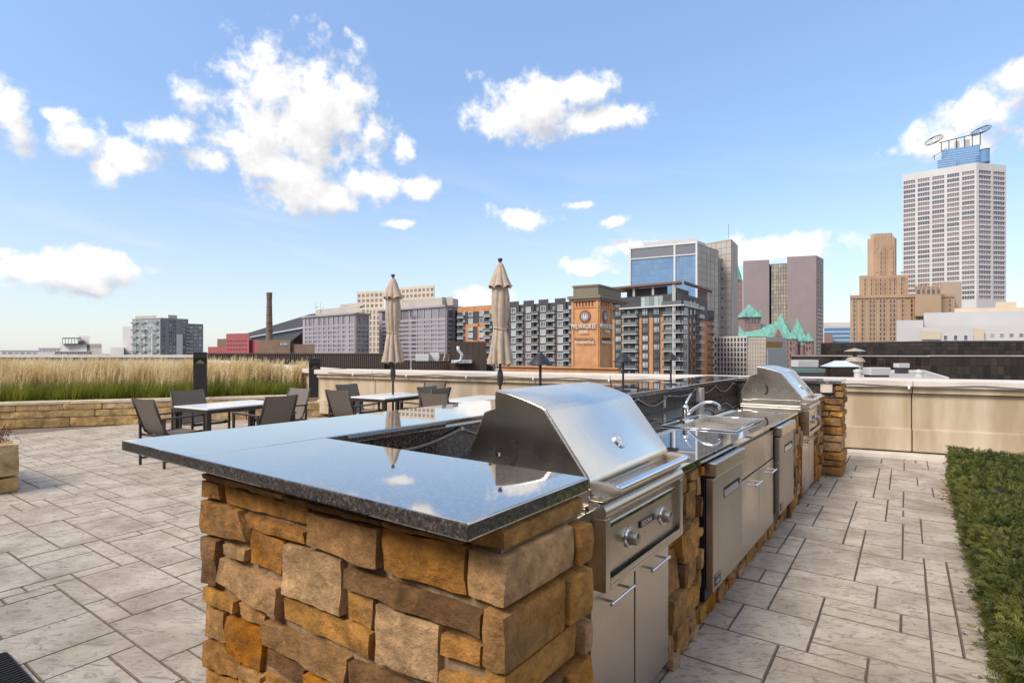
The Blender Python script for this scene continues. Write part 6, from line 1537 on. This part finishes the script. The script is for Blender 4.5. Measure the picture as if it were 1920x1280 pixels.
    mb = MB(); h.box(mb, 0, h.len, -1, .3, ZY(668, 118), ZY(666.5, 118)); k.box(mb, 0, k.len, -1, .3, ZY(668, 110), ZY(666, 110)); mb.build('ledge', C['concrete'], t, o)
    mb = MB(); [f.box(mb, s_, s_ + .12, .05, .16, zl, zt) for s_ in frange(0, f.len, 19)]; [mb.box(*x) for x in ()]; f.box(mb, 0, f.len, -1, .2, zt - .1, zt + .25); g.box(mb, 0, g.len, -1, .2, zt - .1, zt + .25); mb.build('top_rail', C['darkframe'], t, o)
    # flat roof in front with plant
    rz = -2.3
    t = thing('flat_roof', 'flat grey roof with plant units seen over the parapet at right', 'roof', (45, 85, GZ)); o = tuple(t.location)
    mb = MB(); pl = [XY(1440, 74), XY(1776, 74), XY(1730, 104), XY(1440, 108)]; mb.prism([(p.x, p.y) for p in pl], GZ, rz, lambda a, b, z: (a, b, z)); mb.build('deck', C['roofgrey'], t, o)
    mb = MB()
    for a, b in ((pl[0], pl[1]), (pl[1], pl[2]), (pl[2], pl[3])): mb.bar((a.x, a.y, rz + .2), (b.x, b.y, rz + .2), .4, .45)
    mb.build('roof_kerb', C['coping'] if 'coping' in C else MT['coping'], t, o)
    def unit(nm, lb, x0, x1, y0, y1, d, mt=None, slat=True, stand=True, cat='roof unit'):
        a, b = XY(x0, d), XY(x1, d); z0, z1 = ZY(y1, d), ZY(y0, d); u = thing(nm, lb, cat, ((a.x + b.x) / 2, d, rz), 0); oo = tuple(u.location); dp = (b.x - a.x) * .6
        mb = MB(); mb.box(a.x, b.x, d, d + dp, z0, z1); mb.build('casing', mt or C['unit'], u, oo, bevel=.06)
        if slat:
            mb = MB(); n = 7
            for k in range(n): z = z0 + (z1 - z0) * (k + .5) / n; mb.box(a.x + .12, b.x - .12, d - .06, d, z - .05, z + .02)
            mb.build('louvres', C['white'], u, oo)
        if stand and z0 > rz + .1: mb = MB(); mb.box(a.x + .15, b.x - .15, d + .1, d + dp - .1, rz, z0); mb.build('stand', C['darkframe'], u, oo)
        return u, oo
    unit('roof_unit', 'white louvred roof unit on a dark base behind the far grill hood', 1495, 1535, 675, 688, 84)
    u, oo = unit('green_tank', 'dark green curved roof vent base under the white louvred unit', 1483, 1548, 691, 699, 80, M('green_metal', (.10, .15, .14), rough=.5), False)
    unit('roof_unit', 'long white louvred roof unit in the middle of the flat roof', 1632, 1670, 689, 703, 82)
    unit('roof_unit', 'small white roof unit far back on the flat roof', 1684, 1706, 681, 689, 98)
    unit('roof_unit', 'small white roof unit beside the glazed skylight', 1600, 1618, 681, 689, 96)
    a = XY(1575, 84); w = 29 / F * 84
    u = thing('roof_skylight', 'pyramid roofed glass skylight on the flat roof', 'skylight', (a.x, a.y, rz)); oo = tuple(u.location)
    mb = MB(); mb.box(a.x - w * .9, a.x + w * .9, a.y - w * .5, a.y + w * .5, rz, ZY(687, 84)); mb.build('glass_sides', C['darkglass'], u, oo)
    mb = MB(); z0, z1 = ZY(687, 84), ZY(676, 84); mb.add([(a.x - w, a.y - w * .6, z0), (a.x + w, a.y - w * .6, z0), (a.x + w, a.y + w * .6, z0), (a.x - w, a.y + w * .6, z0), (a.x - w * .35, a.y, z1), (a.x + w * .35, a.y, z1)], [(0, 1, 5, 4), (1, 2, 5), (2, 3, 4, 5), (3, 0, 4), (3, 2, 1, 0)]); mb.build('glazed_roof', M('pale_glazing', (.50, .56, .58), rough=.25), u, oo)
    c = XY(1603, 92); m = 92 / F; u = thing('roof_cupola', 'pagoda shaped cupola with a wide flat cap on the flat roof', 'cupola', (c.x, c.y, rz)); oo = tuple(u.location)
    cm = M('weathered_copper', (.34, .29, .23), rough=.8, var=.2, scale=2)
    mb = MB(); mb.lathe([(17.5 * m, ZY(658.5, 92)), (17 * m, ZY(657.5, 92)), (3 * m, ZY(653, 92)), (0, ZY(652.5, 92))], c.x, c.y, 20); mb.build('cap', cm, u, oo)
    mb = MB(); mb.lathe([(4 * m, ZY(670, 92)), (3.4 * m, ZY(663, 92)), (4.4 * m, ZY(658.5, 92))], c.x, c.y, 14); mb.build('stem', C['darkframe'], u, oo)
    mb = MB(); mb.lathe([(12 * m, rz), (12 * m, ZY(679, 92)), (17 * m, ZY(677.5, 92)), (12 * m, ZY(670, 92)), (5 * m, ZY(668.5, 92))], c.x, c.y, 20); mb.build('base', cm, u, oo)
    for (px, py, r, d, lb) in ((1608, 698, 6, 80, 'round white roof vent below the skylight'), (1723, 699, 6.5, 78, 'white capped vent pipe near the corner of the flat roof')):
        c = XY(px, d); m = d / F; u = thing('roof_vent', lb, 'vent', (c.x, c.y, rz)); mb = MB(); z = ZY(py, d); mb.lathe([(r * m, rz), (r * m, z), (r * 1.25 * m, z + .05), (r * 1.2 * m, z + .35), (0, z + .5)], c.x, c.y, 16); mb.build('pipe', C['unit'], u, tuple(u.location), smooth=True)
    # brown ribbed plant enclosure to the left
    d = 34
    t, (f, g, h) = building('plant_enclosure', 'brown ribbed metal wall of the neighbouring rooftop plant enclosure', 'wall', [(383, 36), (720, 33.5), (722, 34), (925, 32.5)], .7, C['brownrib'], 6); o = tuple(t.location)
    mb = MB(); zt = ZY(663.5, 35); f.box(mb, 0, f.len, -5, 0, .7, zt); h.box(mb, 0, h.len, -5, 0, .7, ZY(677, 33)); mb.build('upper_wall', C['brownrib'], t, o)
    mb = MB()
    for k in range(95): s_ = f.len * k / 95; f.box(mb, s_, s_ + .05, 0, .05, GZ, zt)
    for k in range(60): s_ = h.len * k / 60; h.box(mb, s_, s_ + .05, 0, .05, GZ, ZY(677, 33))
    f.box(mb, 0, f.len, -.1, .08, zt, zt + .06); h.box(mb, 0, h.len, -.1, .08, ZY(677, 33), ZY(677, 33) + .05)
    ob = mb.build('ribs', C['brownrib'], t, o, fix=False); ob['kind'] = 'stuff'
    b = Face((844, 31), (912, 30.5)); mb = MB(); b.box(mb, 0, b.len, -3, 0, GZ, ZY(640.5, 31)); bl = mb.build('plant_room', C['brownrib'], t, o)
    mb = MB()
    for k in range(30): s_ = b.len * k / 30; b.box(mb, s_, s_ + .03, 0, .035, 0, ZY(640.5, 31))
    ob = mb.build('room_ribs', C['brownrib'], t, o, fix=False); ob['kind'] = 'stuff'
    galv = M('galvanised', (.55, .57, .60), rough=.4, metal=.3, var=.1)
    u = thing('roof_duct', 'bent galvanised duct climbing the brown plant room', 'duct', tuple(P(862, 676, 30)) ); oo = tuple(u.location)
    mb = MB(); mb.tube([P(852, 679, 29.6), P(864, 676, 29.6), P(866, 664, 29.6), P(859, 656, 29.6), P(859, 649, 29.6)], .085, 10); mb.build('pipe', galv, u, oo, smooth='all')
    mb = MB(); e = Face((846, 29.8), (884, 29.8)); e.box(mb, 0, e.len, -1, 0, ZY(681, 29.8), ZY(675, 29.8)); mb.build('plenum', galv, u, oo, bevel=.02)
    u = thing('roof_unit', 'white air handling unit with dark grilles behind the smaller umbrella', 'roof unit', tuple(P(810, 677, 31))); oo = tuple(u.location)
    mb = MB(); e = Face((779, 31), (804, 31)); e.box(mb, 0, e.len, -1.2, 0, ZY(677, 31), ZY(664, 31)); e = Face((803, 31.5), (842, 31.5)); e.box(mb, 0, e.len, -1, 0, ZY(677, 31.5), ZY(669, 31.5)); e.box(mb, .1, e.len * .5, -1, -.2, ZY(669, 31.5), ZY(661, 31.5)); mb.build('casing', C['unit'], u, oo, bevel=.03)
    for a in (822, 832): mb = MB(); mb.hexa([tuple(P(a, 676, 30.9)), tuple(P(a + 8, 676, 30.9)), tuple(P(a + 8, 676, 31.2)), tuple(P(a, 676, 31.2)), tuple(P(a + 4, 663, 30.9)), tuple(P(a + 11, 663, 30.9)), tuple(P(a + 11, 663, 31.2)), tuple(P(a + 4, 663, 31.2))]); mb.build('grille', C['brownrib'], u, oo)
    # slim mast on the parapet
    c = par(-2.55, -.3, H - .40); u = thing('slim_mast', 'slim pale mast standing on the parapet right of the smaller umbrella', 'mast', c); mb = MB(); mb.tube([(0, 0, 0), (0, 0, 1.15)], .008, 6); mb.lathe([(.03, 0), (.03, .02), (.01, .04)], 0, 0, 10); mb.build('pole', C['unit'], u)
right_side()
